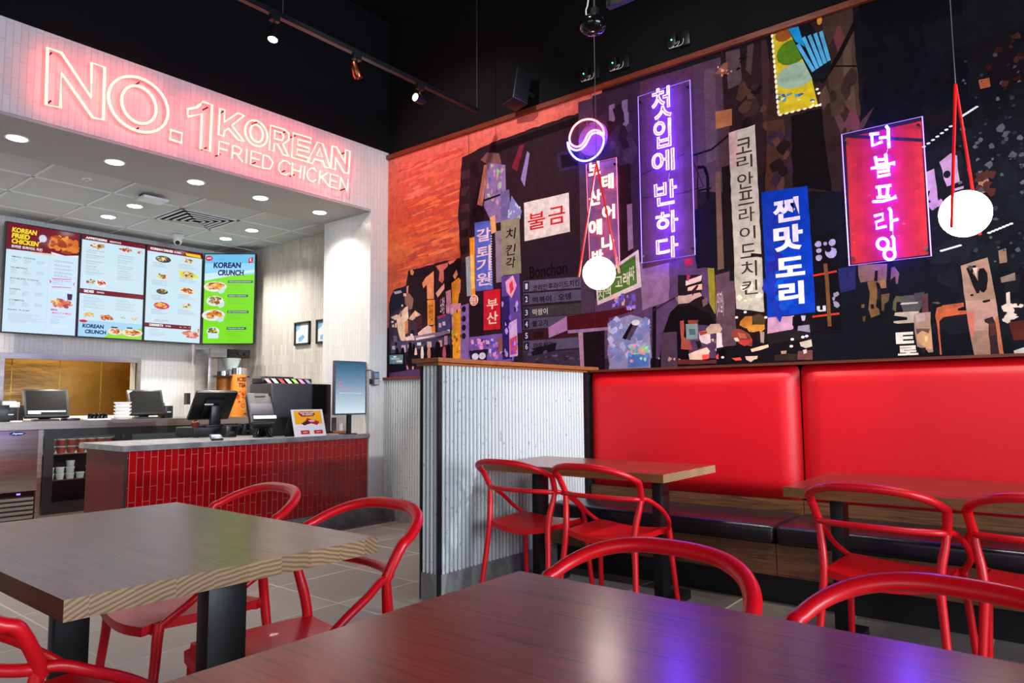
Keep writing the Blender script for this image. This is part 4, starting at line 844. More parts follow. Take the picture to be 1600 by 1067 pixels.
fs([(627, 746), (620, 818)])
fs([(692, 775), (680, 760), (662, 756), (644, 770), (640, 798), (652, 822), (672, 832), (690, 820)])
fs([(712, 770), (706, 842)], [(755, 782), (709, 812)], [(722, 806), (762, 857)])
fs([(812, 800), (770, 788), (765, 858), (808, 870)], [(768, 822), (804, 833)])
fs([(820, 874), (826, 805), (862, 884), (868, 816)])
g = MB()
for ax, ay in ((80, 83), (79, 158), (217, 129), (216, 200), (324, 168), (322, 231), (349, 174), (401, 191), (445, 206), (461, 212), (541, 238), (344, 241), (399, 254), (445, 267), (460, 273), (539, 295)):
    q = HP(ax, ay); MB().cyl((XL, q.y, q.z), .006, .072, 8, 'x').build('standoff', 'black_metal', t)

# ================================================================== BENCH
fb = thing('banquette_bench', (-1.3, 4.2, 0), 'long wall bench with puffed red backrests, black seat cushions and a walnut base', 'bench')
bx = [(-2.826, -1.314), (-1.306, .30)]
for i, (a, b) in enumerate(bx):
    g = MB(); n = 26; m = 14; vs = []; fsx = []
    # puffed upholstery with rolled edges
    for j in range(m+1):
        for k in range(n+1):
            u = k/n; v = j/m
            eu = min(u, 1-u)*(b-a); ev = min(v, 1-v)*.83
            d = min(1, eu/.07); d = 1-(1-d)**2.2; e2 = min(1, ev/.05); e2 = 1-(1-e2)**2.2
            vs.append((a+(b-a)*u, 4.50-.075*(d*e2)**.5, .502+.828*v))
    for j in range(m):
        for k in range(n): q = j*(n+1)+k; fsx.append((q, q+1, q+n+2, q+n+1))
    def remap(vs): return vs
    g.add(vs, fsx, True); g.box((a+.001, 4.498, .503), (b-.001, 4.56, 1.329))
    o = g.build('backrest', 'red_vinyl', fb)
    o.modifiers.clear(); o.modifiers.new('s', 'SUBSURF').render_levels = 1
    g = MB().box((a, 3.90, .335), (b, 4.44, .438), bev=.03)
    o = g.build('seat_cushion', 'black_vinyl', fb)
MB().box((-2.826, 3.93, .165), (-1.312, 4.5, .333)).box((-1.308, 3.93, .165), (.30, 4.5, .333)).build('front_panel', 'bench_wood', fb)
MB().box((-2.826, 4.46, .333), (-1.312, 4.595, .502)).box((-1.308, 4.46, .333), (.30, 4.595, .502)).build('back_panel', 'bench_wood', fb)
MB().box((-2.826, 4.02, 0), (.30, 4.5, .163)).build('toe_kick', 'black_metal', fb)
MB().box((-2.80, 4.425, 1.331), (.30, 4.595, 1.347)).build('top_ledge', 'brown_edge', fb)

# ================================================================== TABLES
def table(x0, x1, y0, y1, label, legs, edge_y='table_edge', base='post', th=.042):
    cx, cy = (x0+x1)/2, (y0+y1)/2
    t = thing('dining_table', (cx, cy, 0), label, 'table', 'dark wood dining tables')
    z1 = .75; z0 = z1-th; b = .0015
    g = MB()
    g.m(0).add([(x0, y0, z1), (x1, y0, z1), (x1, y1, z1), (x0, y1, z1)], [(0, 1, 2, 3)])
    g.m(1).add([(x1, y0, z0), (x1, y1, z0), (x1, y1, z1), (x1, y0, z1), (x0, y0, z0), (x0, y1, z0), (x0, y1, z1), (x0, y0, z1)], [(0, 1, 2, 3), (4, 7, 6, 5)])
    g.m(2).add([(x0, y0, z0), (x1, y0, z0), (x1, y0, z1), (x0, y0, z1), (x0, y1, z0), (x1, y1, z0), (x1, y1, z1), (x0, y1, z1)], [(0, 1, 2, 3), (4, 7, 6, 5)])
    g.m(2).add([(x0, y0, z0), (x1, y0, z0), (x1, y1, z0), (x0, y1, z0)], [(0, 3, 2, 1)])
    o = g.build('tabletop', ['table_wood', 'end_grain', edge_y], t)
    for (lx, ly, wx, wy) in legs:
        MB().box((lx-wx/2, ly-wy/2, .012), (lx+wx/2, ly+wy/2, z0-.004), bev=.003).build('leg', 'black_metal', t)
        MB().box((lx-wx/2-.02, ly-.25, .0), (lx+wx/2+.02, ly+.25, .05), bev=.005).build('foot', 'black_metal', t)
        MB().box((lx-.12, ly-.16, z0-.006), (lx+.12, ly+.16, z0)).build('bracket', 'black_metal', t)
    return t
table(-2.665, -1.518, .531, 1.30, 'dark wood table at the left with a pale end grain edge and black legs', [(-1.66, .93, .055, .10), (-2.52, .90, .055, .10)], 'brown_edge')
table(-.968, .45, .42, 1.232, 'nearest dark wood table, its corner reaching into the foreground', [(-.75, .82, .055, .1), (.2, .82, .055, .1)], 'brown_edge')
table(-2.80, -1.614, 3.215, 3.865, 'dark wood table by the bench next to the fluted partition', [(-1.80, 3.55, .055, .10), (-2.62, 3.55, .055, .10)])
table(-.982, .45, 3.06, 3.80, 'dark wood table by the bench at the right edge of the photo', [(-.86, 3.45, .055, .10), (.25, 3.45, .055, .10)])

# ================================================================== CHAIRS
def make_chair():
    t = thing('dining_chair', (0, 0, 0), '', 'chair', 'red plastic hoop back chairs')
    # seat: saddle shaped shell
    g = MB(); n = 12; m = 12; vs = []
    def S(u, v):
        y = -.19+.40*v; w_ = .195+.012*sin(pi*v); x = -w_+2*w_*u
        z = .446-.024*sin(pi*u)*(1-.35*v)+.006*v-.012*max(0, v-.85)/.15
        ye = y-.018*sin(pi*u)*(1-v)**3+.012*sin(pi*u)*v**3
        return x, ye, z
    for j in range(m+1):
        for i in range(n+1): vs.append(S(i/n, j/m))
    for j in range(m+1):
        for i in range(n+1):
            x, y, z = S(i/n, j/m); dz = .03 if (i in (0, n) or j in (0, m)) else .014
            vs.append((x*.985, y, z-dz))
    N = (n+1)*(m+1); f = []
    for j in range(m):
        for i in range(n):
            q = j*(n+1)+i; f.append((q, q+1, q+n+2, q+n+1)); f.append((N+q, N+q+n+1, N+q+n+2, N+q+1))
    for i in range(n): f.append((i, N+i, N+i+1, i+1)); q = m*(n+1)+i; f.append((q, q+1, N+q+1, N+q))
    for j in range(m): q = j*(n+1); f.append((q, q+n+1, N+q+n+1, N+q)); q += n; f.append((q, N+q, N+q+n+1, q+n+1))
    g.add(vs, f, True).build('seat', 'red_plastic', t)
    # hoop
    pts = [(.224, -.150, .615), (.229, -.158, .645)]
    for i in range(1, 24):
        a = pi*i/24
        pts.append((.241*math.copysign(abs(cos(a))**.743, cos(a)), -.172-.184*sin(a), .700+.094*sin(a)**.92))
    pts += [(-.229, -.158, .645), (-.224, -.150, .615)]
    P = cr(pts, 3); R = [.0185-.002*cos(2*pi*i/len(P)) for i in range(len(P))]
    MB().tube(P, R, 12, flat=.82).build('back_hoop', 'red_plastic', t)
    half = [(.225, -.150, .628), (.200, -.188, .632), (.115, -.226, .634), (0, -.238, .635)]
    pts = half+[(-x, y, z) for x, y, z in half[:-1][::-1]]
    MB().tube(cr(pts, 6), .0125, 10).build('back_rail', 'red_plastic', t)
    for s in (-1, 1):
        P = cr([(s*.226, -.153, .632), (s*.221, -.160, .585), (s*.208, -.176, .51), (s*.203, -.187, .43), (s*.212, -.20, .30), (s*.236, -.24, 0)], 6)
        g = MB().tube(P, [.0125+.004*min(1, i/10)-(.003*max(0, (i-20)/10)) for i in range(len(P))], 10)
        g.tube(cr([(s*.204, -.186, .455), (s*.19, -.17, .425), (s*.15, -.165, .412)], 4), [.016, .015, .014, .013, .012, .011, .010, .009, .006], 8)
        g.build('leg', 'red_plastic', t)
        P = cr([(s*.212, .165, .445), (s*.216, .172, .40), (s*.22, .18, .30), (s*.238, .215, 0)], 7)
        g = MB().tube(P, [.0175-.004*i/len(P) for i in range(len(P))], 10)
        g.tube(cr([(s*.214, .168, .435), (s*.195, .17, .418), (s*.16, .172, .41)], 4), [.016, .015, .014, .013, .012, .011, .010, .009, .006], 8)
        g.build('leg', 'red_plastic', t)
        P = cr([(s*.224, -.156, .63), (s*.238, -.118, .626), (s*.252, -.07, .603), (s*.256, .01, .56), (s*.252, .09, .50), (s*.224, .145, .452), (s*.210, .165, .432)], 6)
        MB().tube(P, .0115, 10).build('arm', 'red_plastic', t)
    return t
chair0 = make_chair(); first = True
def chair(x, y, rz, label):
    global first
    c = chair0 if first else copy_tree(chair0)
    first = False
    c.location = (x, y, 0); c.rotation_euler = (0, 0, radians(rz)); c['label'] = label
    return c
chair(-2.445, 3.281, 1, 'red hoop back chair beside the fluted partition, its back to the viewer')
chair(-1.929, 3.300, 0, 'red hoop back chair at the right half of the table by the fluted partition')
chair(-.602, 3.181, -4.2, 'red hoop back chair at the left end of the right bench table')
chair(-.085, 3.215, 1, 'red hoop back chair cut by the right edge, at the right bench table')
chair(-2.442, 1.231, 176.2, 'red hoop back chair behind the left table, pushed in, far hoop half hidden')
chair(-1.753, 1.19, 178, 'red hoop back chair turned outward behind the right end of the left table')
chair(-.733, 1.101, 176, 'red hoop back chair behind the nearest table, only its hoop showing near the middle')
chair(-.212, 1.095, 171, 'red hoop back chair whose hoop shows at the lower right, behind the nearest table')
chair(-1.782, .621, 8, 'red hoop back chair in the lower left corner in front of the left table')

# ================================================================== GLOBE PENDANTS
def pendant(c, r, apex, ends, label, ceil=5.0):
    t = thing('pendant_lamp', c, label, 'lamp', 'globe pendants')
    c = Vector(c); g = MB().sphere(c, r, 32); g.build('globe', 'globe_glass', t)
    MB().tube([apex, (apex[0], apex[1], ceil)], .0022, 6).build('cord', 'dark_grey', t)
    for e_ in ends: MB().tube([Vector(apex)+Vector((0, 0, .01)), e_], .0062, 8).build('red_rod', 'red_gloss', t)
    return t

c2 = ony(1508, 334, 3.55); fr = ony(1487, 355, 3.425); bk = Vector((2*c2.x-fr.x, 2*c2.y-fr.y, fr.z))
pendant(c2, .100, ony(1493, 135, 3.55), [fr, bk], 'lit white globe pendant on long red rods near the right edge of the photo')
c1 = ony(936, 427, 3.55); sd = Vector((cos(YAW), sin(YAW), 0))*.122
pendant(c1, .098, ony(932, 258, 3.55), [c1-sd-Vector((0, 0, .02)), c1+sd], 'lit white globe pendant hanging before the narrow coral letter sign')

# ================================================================== TRACK LIGHTS
def head(name, x, y, z0, d, lens, label, L=.11, r=.034, body='black_metal', taper=1.0):
    t = thing(name, (x, y, z0), label, 'spotlight', 'track spotlights')
    MB().box((x-.018, y-.03, z0-.035), (x+.018, y+.03, z0)).build('adapter', 'black_metal', t)
    p = Vector((x, y, z0-.075)); MB().cyl((x, y, z0-.08), .006, .05, 8).box((x-.02, y-.004, z0-.1), (x+.02, y+.004, z0-.07)).build('stem', 'black_metal', t)
    d = Vector(d).normalized(); T = Matrix.Translation(p+Vector((0, 0, -.035))) @ d.to_track_quat('Z', 'Y').to_matrix().to_4x4()
    b = MB().lathe([(.004, -L*.5), (r*.72, -L*.5), (r*.98, -L*.2), (r, L*.3), (r*taper, L*.5), (r*taper-.003, L*.5), (r*taper-.003, L*.42)], n=24, T=T).build('lamp_head', body, t)
    MB().cyl((0, 0, L*.425), r*taper-.004, .004, 24, T=T).build('lens', lens, t)
    return t
zr = 3.55
e = onz(745, 176, zr); xr = e.x
rail = thing('track_rail', (xr, 2, zr), 'black suspended track rail running along the header at the top left', 'track rail')
MB().box((xr-.018, -1.5, zr), (xr+.018, e.y, zr+.034)).build('rail', 'black_metal', rail)
for px, py in ((742, 172), (442, 24)):
    q = onz(px, py, zr+.03); MB().cyl((xr, q.y, zr+.03), .0035, 1.42, 6).build('rod', 'dark_grey', rail)
for (px, py), d, lens, lab, body, tp in (((426, 27), (.12, -.25, -1), 'track_lamp', 'lit black spotlight on the track rail, leftmost of three', 'black_metal', .95), ((550, 90), (.1, .35, -1), 'copper_reflector', 'spotlight with a copper sheen on the track rail, middle of three', 'copper_reflector', .8), ((645, 138), (.1, -1, -.05), 'track_lamp_dim', 'black spotlight turned sideways on the track rail, rightmost of three', 'black_metal', 1)):
    q = onz(px, py, zr); head('track_spotlight', xr, q.y, zr, d, lens, lab, body=body, taper=tp)
q = EYE+ray(926, 40)*3.4
t = thing('pendant_speaker', q, 'round black dome hanging from the ceiling on a white cord, top centre', 'speaker')
MB().lathe([(.004, .052), (.018, .05), (.04, .042), (.062, .018), (.067, 0), (.062, -.018), (.045, -.034), (.02, -.041), (.004, -.042)], q, 28).build('body', 'black_gloss', t)
MB().tube(cr([q+Vector((-.028, -.01, .045)), q+Vector((-.03, -.01, .085)), q+Vector((-.02, -.01, .11)), q+Vector((-.01, -.01, .2)), q+Vector((.02, 0, .6)), (q.x+.03, q.y, 5.0)], 6), .0035, 6).build('white_cord', 'cable_white', t)
MB().cyl(q+Vector((.012, 0, .045)), .004, 5.0-q.z-.045, 6).build('stem', 'dark_grey', t)
MB().box(q+Vector((-.004, -.012, .048)), q+Vector((.03, .012, .085))).build('bracket', 'black_metal', t)
zq = q.z+.16; e2 = onz(950, 14, zq)
t = thing('track_rail', (e2.x+.5, e2.y, zq), 'black track rail whose end shows at the top beside the hanging dome', 'track rail')
MB().box((e2.x, e2.y-.018, zq), (e2.x+3, e2.y+.018, zq+.034)).build('rail', 'black_metal', t)
MB().cyl((e2.x+.25, e2.y, zq+.03), .0035, 5.0-zq-.03, 6).build('rod', 'dark_grey', t)
# loudspeaker and neon power supplies above the mural rail
t = thing('loudspeaker', (-3.47, 4.5, 3.72), 'black loudspeaker bracketed to the dark wall above the left part of the mural', 'speaker')
T = Matrix.Translation((-3.47, 4.44, 3.72)) @ Matrix.Rotation(radians(-18), 4, 'Z') @ Matrix.Rotation(radians(-10), 4, 'X')
MB().box((-.09, -.08, -.15), (.09, .07, .15), T=T, bev=.012).build('cabinet', 'black_metal', t)
MB().box((-.078, -.086, -.138), (.078, -.08, .138), T=T).build('grille', 'black_plastic', t)
MB().box((-.01, .07, -.02), (.01, .22, .02), T=T).build('bracket', 'black_metal', t)
for i, (px, py, pos) in enumerate(((911, 115, 'leftmost of three'), (956, 98, 'middle of three'), (1048, 62, 'rightmost of three'))):
    p = ony(px, py, 4.56)
    t = thing('power_supply', (p.x, 4.6, p.z), 'small black power supply with a green light above the mural rail, '+pos, 'power supply', 'neon power supplies')
    MB().box((p.x-.035, 4.56, p.z-.05), (p.x+.035, 4.6, p.z+.045), bev=.004).build('case', 'black_plastic', t)
    MB().sphere((p.x+.006, 4.558, p.z-.004), .0055, 8).build('led', 'green_led', t)
    g = MB()
    for k in range(3):
        x = p.x-.02+.02*k; g.tube(cr([(x, 4.57, p.z-.05), (x+.01, 4.55, p.z-.07), (x+.03+.02*k, 4.56, p.z-.06), (x+.07, 4.58, p.z-.02+.02*k)], 5), .002, 5)
    g.build('cable', 'cable_white', t)
    MB().box((p.x+.06, 4.57, p.z-.07), (p.x+.14, 4.6, p.z+.04), bev=.003).build('transformer', 'black_plastic', t)

# ================================================================== KITCHEN: ceiling fittings
for i, (x, y) in enumerate([(-5.655, 1.55), (-5.655, 2.19), (-5.655, 2.83), (-5.655, 3.43), (-5.655, 4.07), (-6.86, 2.85), (-7.46, 2.85), (-6.88, 4.08), (-7.46, 4.10), (-6.86, 1.4), (-7.46, 1.4)]):
    zc = HZ0-.02 if x > -6 else HZ0
    lab = (['lit round downlight in the grey soffit, leftmost of five', 'lit round downlight in the grey soffit, second from the left', 'lit round downlight in the grey soffit, middle of five', 'lit round downlight in the grey soffit, fourth from the left', 'lit round downlight in the grey soffit, rightmost, next to the pier']
           + ['lit round downlight in the tiled ceiling beside the hanging white box', 'lit round downlight in the tiled ceiling above the appetizer screen', 'lit round downlight in the tiled ceiling right of the air vent, nearer one', 'lit round downlight in the tiled ceiling above the green menu screen, farther one', 'lit round downlight in the tiled ceiling beyond the left frame edge, nearer', 'lit round downlight in the tiled ceiling beyond the left frame edge, farther'])[i]
    t = thing('downlight', (x, y, zc), lab, 'downlight', 'soffit downlights' if x > -6 else 'tiled ceiling downlights')
    MB().lathe([(.075, -.001), (.075, -.006), (.062, -.006), (.06, -.001)], (x, y, zc), 28).build('trim_ring', 'white_plastic', t)
    MB().cyl((x, y, zc-.0075), .06, .004, 28).build('lens', 'lamp_white', t)
    light('downlight_lamp', 'SPOT', (x, y, zc-.03), (x, y, 0), 50 if x > -6 else 82, (1, .95, .88), .05, spot=radians(130), blend=.8)
x, y = -6.86, 3.46
t = thing('air_vent', (x, y, HZ0), 'square white ceiling air vent with nested slats near the middle of the tiled ceiling', 'vent')
for k in range(5):
    s1 = .29-.055*k; s0 = s1-.022; zz = HZ0-.012-.004*k
    MB().box((x-s1, y-s1, zz-.006), (x+s1, y-s0, zz)).box((x-s1, y+s0, zz-.006), (x+s1, y+s1, zz)).box((x-s1, y-s1, zz-.006), (x-s0, y+s1, zz)).box((x+s0, y-s1, zz-.006), (x+s1, y+s1, zz)).build('slat_ring', 'grid_white', t)
MB().box((x-.28, y-.28, HZ0-.007), (x+.28, y+.28, HZ0-.001)).build('backing', 'black_paint', t)
q = onz(136, 279, HZ0); t = thing('sprinkler', q, 'small round sprinkler cover plate in the tiled ceiling', 'sprinkler')
MB().cyl((q.x, q.y, HZ0-.006), .04, .006, 20).build('plate', 'white_plastic', t); MB().cyl((q.x, q.y, HZ0-.02), .012, .014, 10).build('nozzle', 'chrome', t)
q = onz(236, 312, HZ0-.04); t = thing('wifi_box', q, 'flat white box hanging on a bracket from the tiled ceiling', 'box')
MB().box((q.x-.09, q.y-.10, q.z-.012), (q.x+.09, q.y+.12, q.z+.012), bev=.006).build('case', 'white_plastic', t); MB().box((q.x-.01, q.y-.08, q.z+.012), (q.x+.01, q.y-.06, HZ0)).box((q.x-.04, q.y-.09, q.z+.02), (q.x+.04, q.y-.05, q.z+.03)).build('bracket', 'dark_grey', t)
q = onz(278, 366, HZ0); t = thing('security_camera', (q.x, q.y, HZ0), 'white security camera with a dark eye on the ceiling above the menu screens', 'camera')
MB().box((q.x-.04, q.y-.05, HZ0-.05), (q.x+.04, q.y+.05, HZ0), bev=.008).lathe([(.045, -.05), (.045, -.09), (.03, -.115), (.004, -.12)], (q.x, q.y, HZ0), 20).build('housing', 'white_plastic', t)
MB().sphere((q.x+.025, q.y-.012, HZ0-.1), .026, 14).build('lens', 'black_gloss', t)

# ================================================================== MENU SCREENS
DK = (40, 40, 50)
def screen(a, b, z0, z1, label, draw):
    """portrait display; a,b are the lower corners of the glass seen from the room, left to right"""
    a = Vector((a[0], a[1], z0)); b = Vector((b[0], b[1], z0)); U = (b-a); W = U.length; U.normalize(); N = Vector((U.y, -U.x, 0))
    t = thing('menu_screen', (a+b)/2, label, 'menu screen', 'menu screens')
    H = z1-z0; V = Vector((0, 0, 1))
    def P(u, v, n): return a+U*u+V*v+N*n
    vs = [P(u, v, n) for n in (-.055, -.001) for u, v in ((0, 0), (W, 0), (W, H), (0, H))]
    MB().add(vs, [(0, 3, 2, 1), (4, 5, 6, 7), (0, 1, 5, 4), (1, 2, 6, 5), (2, 3, 7, 6), (3, 0, 4, 7)]).build('frame', 'black_plastic', t)
    vs = [P(u, v, n) for n in (-.16, -.055) for u, v in ((W*.3, H*.3), (W*.7, H*.3), (W*.7, H*.7), (W*.3, H*.7))]
    MB().add(vs, [(0, 3, 2, 1), (4, 5, 6, 7), (0, 1, 5, 4), (1, 2, 6, 5), (2, 3, 7, 6), (3, 0, 4, 7)]).build('mount', 'black_metal', t)
    bz = .012; p = Paint(P(bz, H-bz, .0005), U*(W-2*bz), V*-(H-2*bz), N, .00006)
    draw(p); p.build('display', 'screen_print', t)
    return t
def T_(p, s, x, y, w, h, col, bold=.02, slant=0):
    """text in a top-down unit frame: x,y is the upper left corner"""
    p.k += 1; vs, fs_, es, ar = glyph(s, True, bold)
    p.tri([(x+a*w+slant*b*h*.3, y+h-b*h) for a, b in vs], fs_, col)
def lines(p, x, y, w, n, dy, col=(150, 160, 172), h=.003, vary=.5):
    p.k += 1
    for i in range(n):
        ww = w*random.uniform(1-vary, 1); xx = x
        while xx < x+ww:
            l = random.uniform(.012, .04); p.rect(xx, y+i*dy, min(xx+l, x+ww), y+i*dy+h, col, up=False); xx += l+.007
def food(p, cx, cy, rx, ry, cols, n=26, plate=None):
    if plate: p.ell(cx, cy+.1*ry, rx*1.15, ry*1.15, plate, 20)
    for k in range(n):
        if k % 5 == 0: p.k += 1
        a = random.random()*2*pi; r = random.random()**.6*.8
        p.ell(cx+rx*r*cos(a), cy+ry*r*sin(a), rx*random.uniform(.12, .3), ry*random.uniform(.14, .34), random.choice(cols), 8, up=False, jit=.3)
BG = (206, 232, 246); MR = (116, 8, 36); FRY = [(214, 110, 36), (236, 150, 60), (180, 70, 24), (226, 128, 50), (160, 60, 24)]; YEL = [(240, 190, 70), (226, 160, 50), (250, 214, 110)]
MIX = [(190, 140, 70), (226, 200, 120), (110, 120, 60), (150, 70, 40), (240, 226, 190)]
def b1(p):
    p.rect(0, 0, 1, 1, BG); p.poly([(0, 0), (1, 0), (1, .235), (.6, .235), (0, .245)], MR)
    for s, y, w_ in (('KOREAN', .035, .33), ('FRIED', .088, .24), ('CHICKEN', .14, .36)): T_(p, s, .06, y, w_, .046, (250, 226, 40), .05, .5)
    T_(p, '코리안 프라이드 치킨', .06, .198, .42, .028, (250, 250, 250), .03)
    p.ell(.48, .10, .055, .035, (210, 214, 232)); p.poly([(.44, .12), (.47, .13), (.43, .15)], (210, 214, 232))
    food(p, .78, .13, .25, .10, FRY, 60); p.poly([(.6, .215), (.8, .235), (1, .215), (1, .235), (.62, .24)], (240, 240, 244)); p.ell(.5, .245, .18, .006, (250, 190, 150))
    for i, y in enumerate((.30, .40, .50, .60, .70)):
        T_(p, ['SMALL WINGS', 'DRUMSTICKS', 'BONELESS THIGHS', 'STRIPS', 'COMBOS'][i], .07, y, (.32, .22, .38, .14, .2)[i], .012, DK, .01); lines(p, .07, y+.022, .1, 4, .011); lines(p, .24, y+.022, .1, 4, .011); lines(p, .41, y+.022, .13, 3, .012)
    lines(p, .07, .83, .5, 7, .012, (170, 178, 188)); T_(p, 'ADD A DIP', .05, .79, .3, .011, DK, .01)
    for y in (.29, .33, .365, .40, .43): lines(p, .66, y, .28, 2, .010, (110, 118, 140))
    p.poly([(.62, .465), (.93, .455), (.9, .462), (.65, .472)], (220, 60, 130)); T_(p, 'HALF & HALF', .65, .475, .26, .012, (216, 60, 90), .01); lines(p, .65, .495, .16, 3, .010); p.poly([(.6, .48), (.63, .5), (.61, .52)], (220, 40, 120)); p.poly([(.96, .48), (.94, .5), (.955, .52)], (220, 40, 120)); p.poly([(.62, .545), (.93, .535), (.9, .542), (.65, .552)], (220, 60, 130))
    food(p, .78, .70, .17, .05, FRY, 34); food(p, .72, .69, .08, .03, YEL, 16); p.poly([(.86, .60), (.94, .60), (.93, .66), (.87, .66)], (60, 16, 22))
    T_(p, 'MEAL', .64, .755, .1, .018, (210, 30, 110), .04); T_(p, 'MAKE IT A MEAL!', .66, .785, .28, .018, (236, 70, 80), .02); lines(p, .66, .82, .25, 2, .012); lines(p, .64, .845, .14, 5, .012)
    p.rect(.58, .25, .583, .95, (190, 196, 224)); p.rect(.62, .575, .95, .58, (244, 236, 190)); p.rect(.62, .92, .95, .925, (244, 236, 190))
def b2(p):
    p.rect(0, 0, 1, 1, BG); p.rect(0, 0, 1, .045, MR); T_(p, 'APPETIZERS', .05, .012, .33, .022, (250, 250, 250), .05); T_(p, '에피타이저', .42, .016, .18, .018, (250, 250, 250), .03)
    food(p, .25, .09, .14, .03, MIX, 26); food(p, .68, .085, .11, .025, FRY, 20); food(p, .92, .09, .06, .022, FRY, 12)
    for y, n in ((.14, 2), (.19, 2), (.25, 2), (.30, 3), (.36, 2)):
        lines(p, .07, y, .3, 1, .01, (80, 90, 110)); lines(p, .07, y+.014, .25, n, .012); lines(p, .56, y+.01, .3, 1, .01, (80, 90, 110)); lines(p, .56, y+.026, .3, n, .012)
    food(p, .16, .46, .09, .03, MIX, 20); food(p, .32, .455, .08, .035, FRY, 20, (240, 240, 246))
    p.rect(0, .53, 1, .58, MR); T_(p, 'SIDES', .06, .54, .15, .026, (250, 250, 250), .05); T_(p, '사이드', .25, .545, .12, .018, (250, 250, 250), .03)
    for y in (.61, .64, .67, .70): lines(p, .06, y, .36, 2, .012); lines(p, .56, y, .36, 2, .012)
    food(p, .14, .79, .10, .028, YEL, 18); food(p, .42, .80, .12, .03, FRY, 22); food(p, .68, .79, .05, .02, [(150, 190, 110), (220, 226, 200)], 12); food(p, .88, .79, .07, .02, YEL, 14)
    p.rect(0, .84, 1, 1, (168, 216, 246)); p.poly([(.4, 1), (.48, .93), (1, .88), (1, 1)], (146, 220, 60)); T_(p, 'KOREAN', .06, .875, .32, .040, (20, 34, 110), .05, .4); T_(p, 'CRUNCH', .1, .93, .32, .040, (20, 34, 110), .05, .4); p.ell(.07, .85, .06, .014, (214, 24, 50))
    food(p, .56, .93, .10, .03, FRY, 20, (240, 226, 210)); food(p, .84, .93, .15, .035, FRY+YEL, 30, (240, 226, 210)); p.rect(.5, .885, .6, .9, (40, 70, 120)); p.rect(.75, .88, .84, .895, (40, 70, 120))
def b3(p):
    p.rect(0, 0, 1, 1, BG); p.rect(0, 0, 1, .055, MR); T_(p, 'KOREAN DISHES', .05, .012, .4, .026, (250, 250, 250), .05); T_(p, '한식메뉴', .47, .018, .13, .018, (250, 250, 250), .03); p.poly([(.68, .016), (.96, .016), (.98, .05), (.7, .044)], (250, 206, 30))
    for i in range(4):
        y = (.12, .31, .47, .62)[i]
        food(p, .28, y, (.12, .11, .09, .12)[i], (.032, .03, .025, .034)[i], MIX if i != 3 else YEL, 22, [(60, 60, 50), (230, 226, 214), (70, 70, 66), (214, 60, 90)][i]); lines(p, .1, y+.05, .28, 1, .01, (80, 90, 110)); lines(p, .1, y+.066, .3, 3, .012)
        y = (.10, .25, .43, .60)[i]
        if i == 1: p.poly([(.56, .22), (.9, .24), (.95, .27), (.84, .29), (.6, .29)], (232, 236, 60))
        food(p, .74, y, (.10, .11, .14, .10)[i], (.03, .035, .032, .028)[i], [MIX, MIX, FRY, MIX][i], 24, [(220, 224, 220), (226, 200, 120), (240, 226, 200), (214, 226, 214)][i]); lines(p, .58, y+.05, .28, 1, .01, (80, 90, 110)); lines(p, .58, y+.066, .34, 3, .012)
    T_(p, 'ADD A DRINK', .16, .775, .25, .012, (216, 60, 100), .01); lines(p, .14, .795, .3, 1, .01)
    p.poly([(0, .815), (.83, .815), (.83, .86), (0, .86)], MR); T_(p, 'DESSERTS', .08, .823, .24, .024, (250, 250, 250), .05); T_(p, '디저트', .36, .828, .1, .017, (250, 250, 250), .03); [food(p, x, .835, .035, .008, [(240, 120, 60), (250, 240, 240)], 6) for x in (.64, .72, .8)]
    food(p, .83, .91, .17, .045, [(226, 130, 110), (240, 190, 170), (200, 90, 80)], 40); lines(p, .08, .88, .3, 5, .016); p.poly([(.95, .84), (.99, .84), (.98, .89), (.96, .88)], (200, 140, 60))
def b4(p):
    p.rect(0, 0, 1, 1, (126, 226, 20)); p.poly([(0, 0), (1, 0), (1, .22), (.6, .235), (0, .30)], (150, 216, 250)); p.rect(0, 0, 1, .1, (110, 196, 240)); p.poly([(0, .22), (.3, .2), (.6, .21), (1, .17), (1, .2), (.6, .235), (0, .30)], (206, 238, 246))
    lines(p, .25, .055, .25, 1, .01, (90, 100, 130)); T_(p, 'KOREAN', .17, .09, .55, .065, (24, 30, 104), .05, .35); T_(p, 'CRUNCH', .26, .175, .52, .065, (24, 30, 104), .05, .35); p.ell(.08, .045, .075, .03, (214, 20, 50)); T_(p, 'NEW!', .035, .033, .09, .022, (250, 240, 240), .04); p.poly([(.88, .04), (.97, .03), (.96, .09), (.87, .1)], (220, 30, 50)); T_(p, 'K', .9, .045, .04, .035, (250, 250, 250), .05)
    for i, y in enumerate((.36, .52, .68, .86)):
        c = [FRY+YEL, MIX, FRY+YEL, [(90, 110, 50), (226, 206, 60), (60, 60, 40)]][i]
        food(p, (.22, .22, .2, .2)[i], y, (.2, .15, .2, .11)[i], (.05, .05, .055, .04)[i], c, 40, (232, 236, 234)); 
        if i == 3: p.rect(.1, .885, .31, .945, (214, 234, 240))
        else: p.poly([(.25, y+.05), (.42, y+.01), (.4, y+.07), (.32, y+.085)], (206, 226, 226))
        yy = (.295, .455, .635, .82)[i]; p.rect(.47, yy, (.97, .88, .9, .86)[i], yy+.028, (20, 80, 84)); T_(p, ['TRIPLE CRUNCH SANDWICH', 'KOREAN LOADED BOWL', 'SPICY CRUNCH SANDWICH', 'CRUNCH SALAD'][i], .49, yy+.007, (.45, .36, .38, .33)[i], .014, (226, 240, 240), .02); lines(p, .47, yy+.045, .42, 4, .018, (90, 160, 30))
    lines(p, .5, .97, .3, 1, .01, (80, 130, 30))
ZS0, ZS1 = 1.815, 2.905
ys = [2.143, 2.802, 3.466, 4.128]
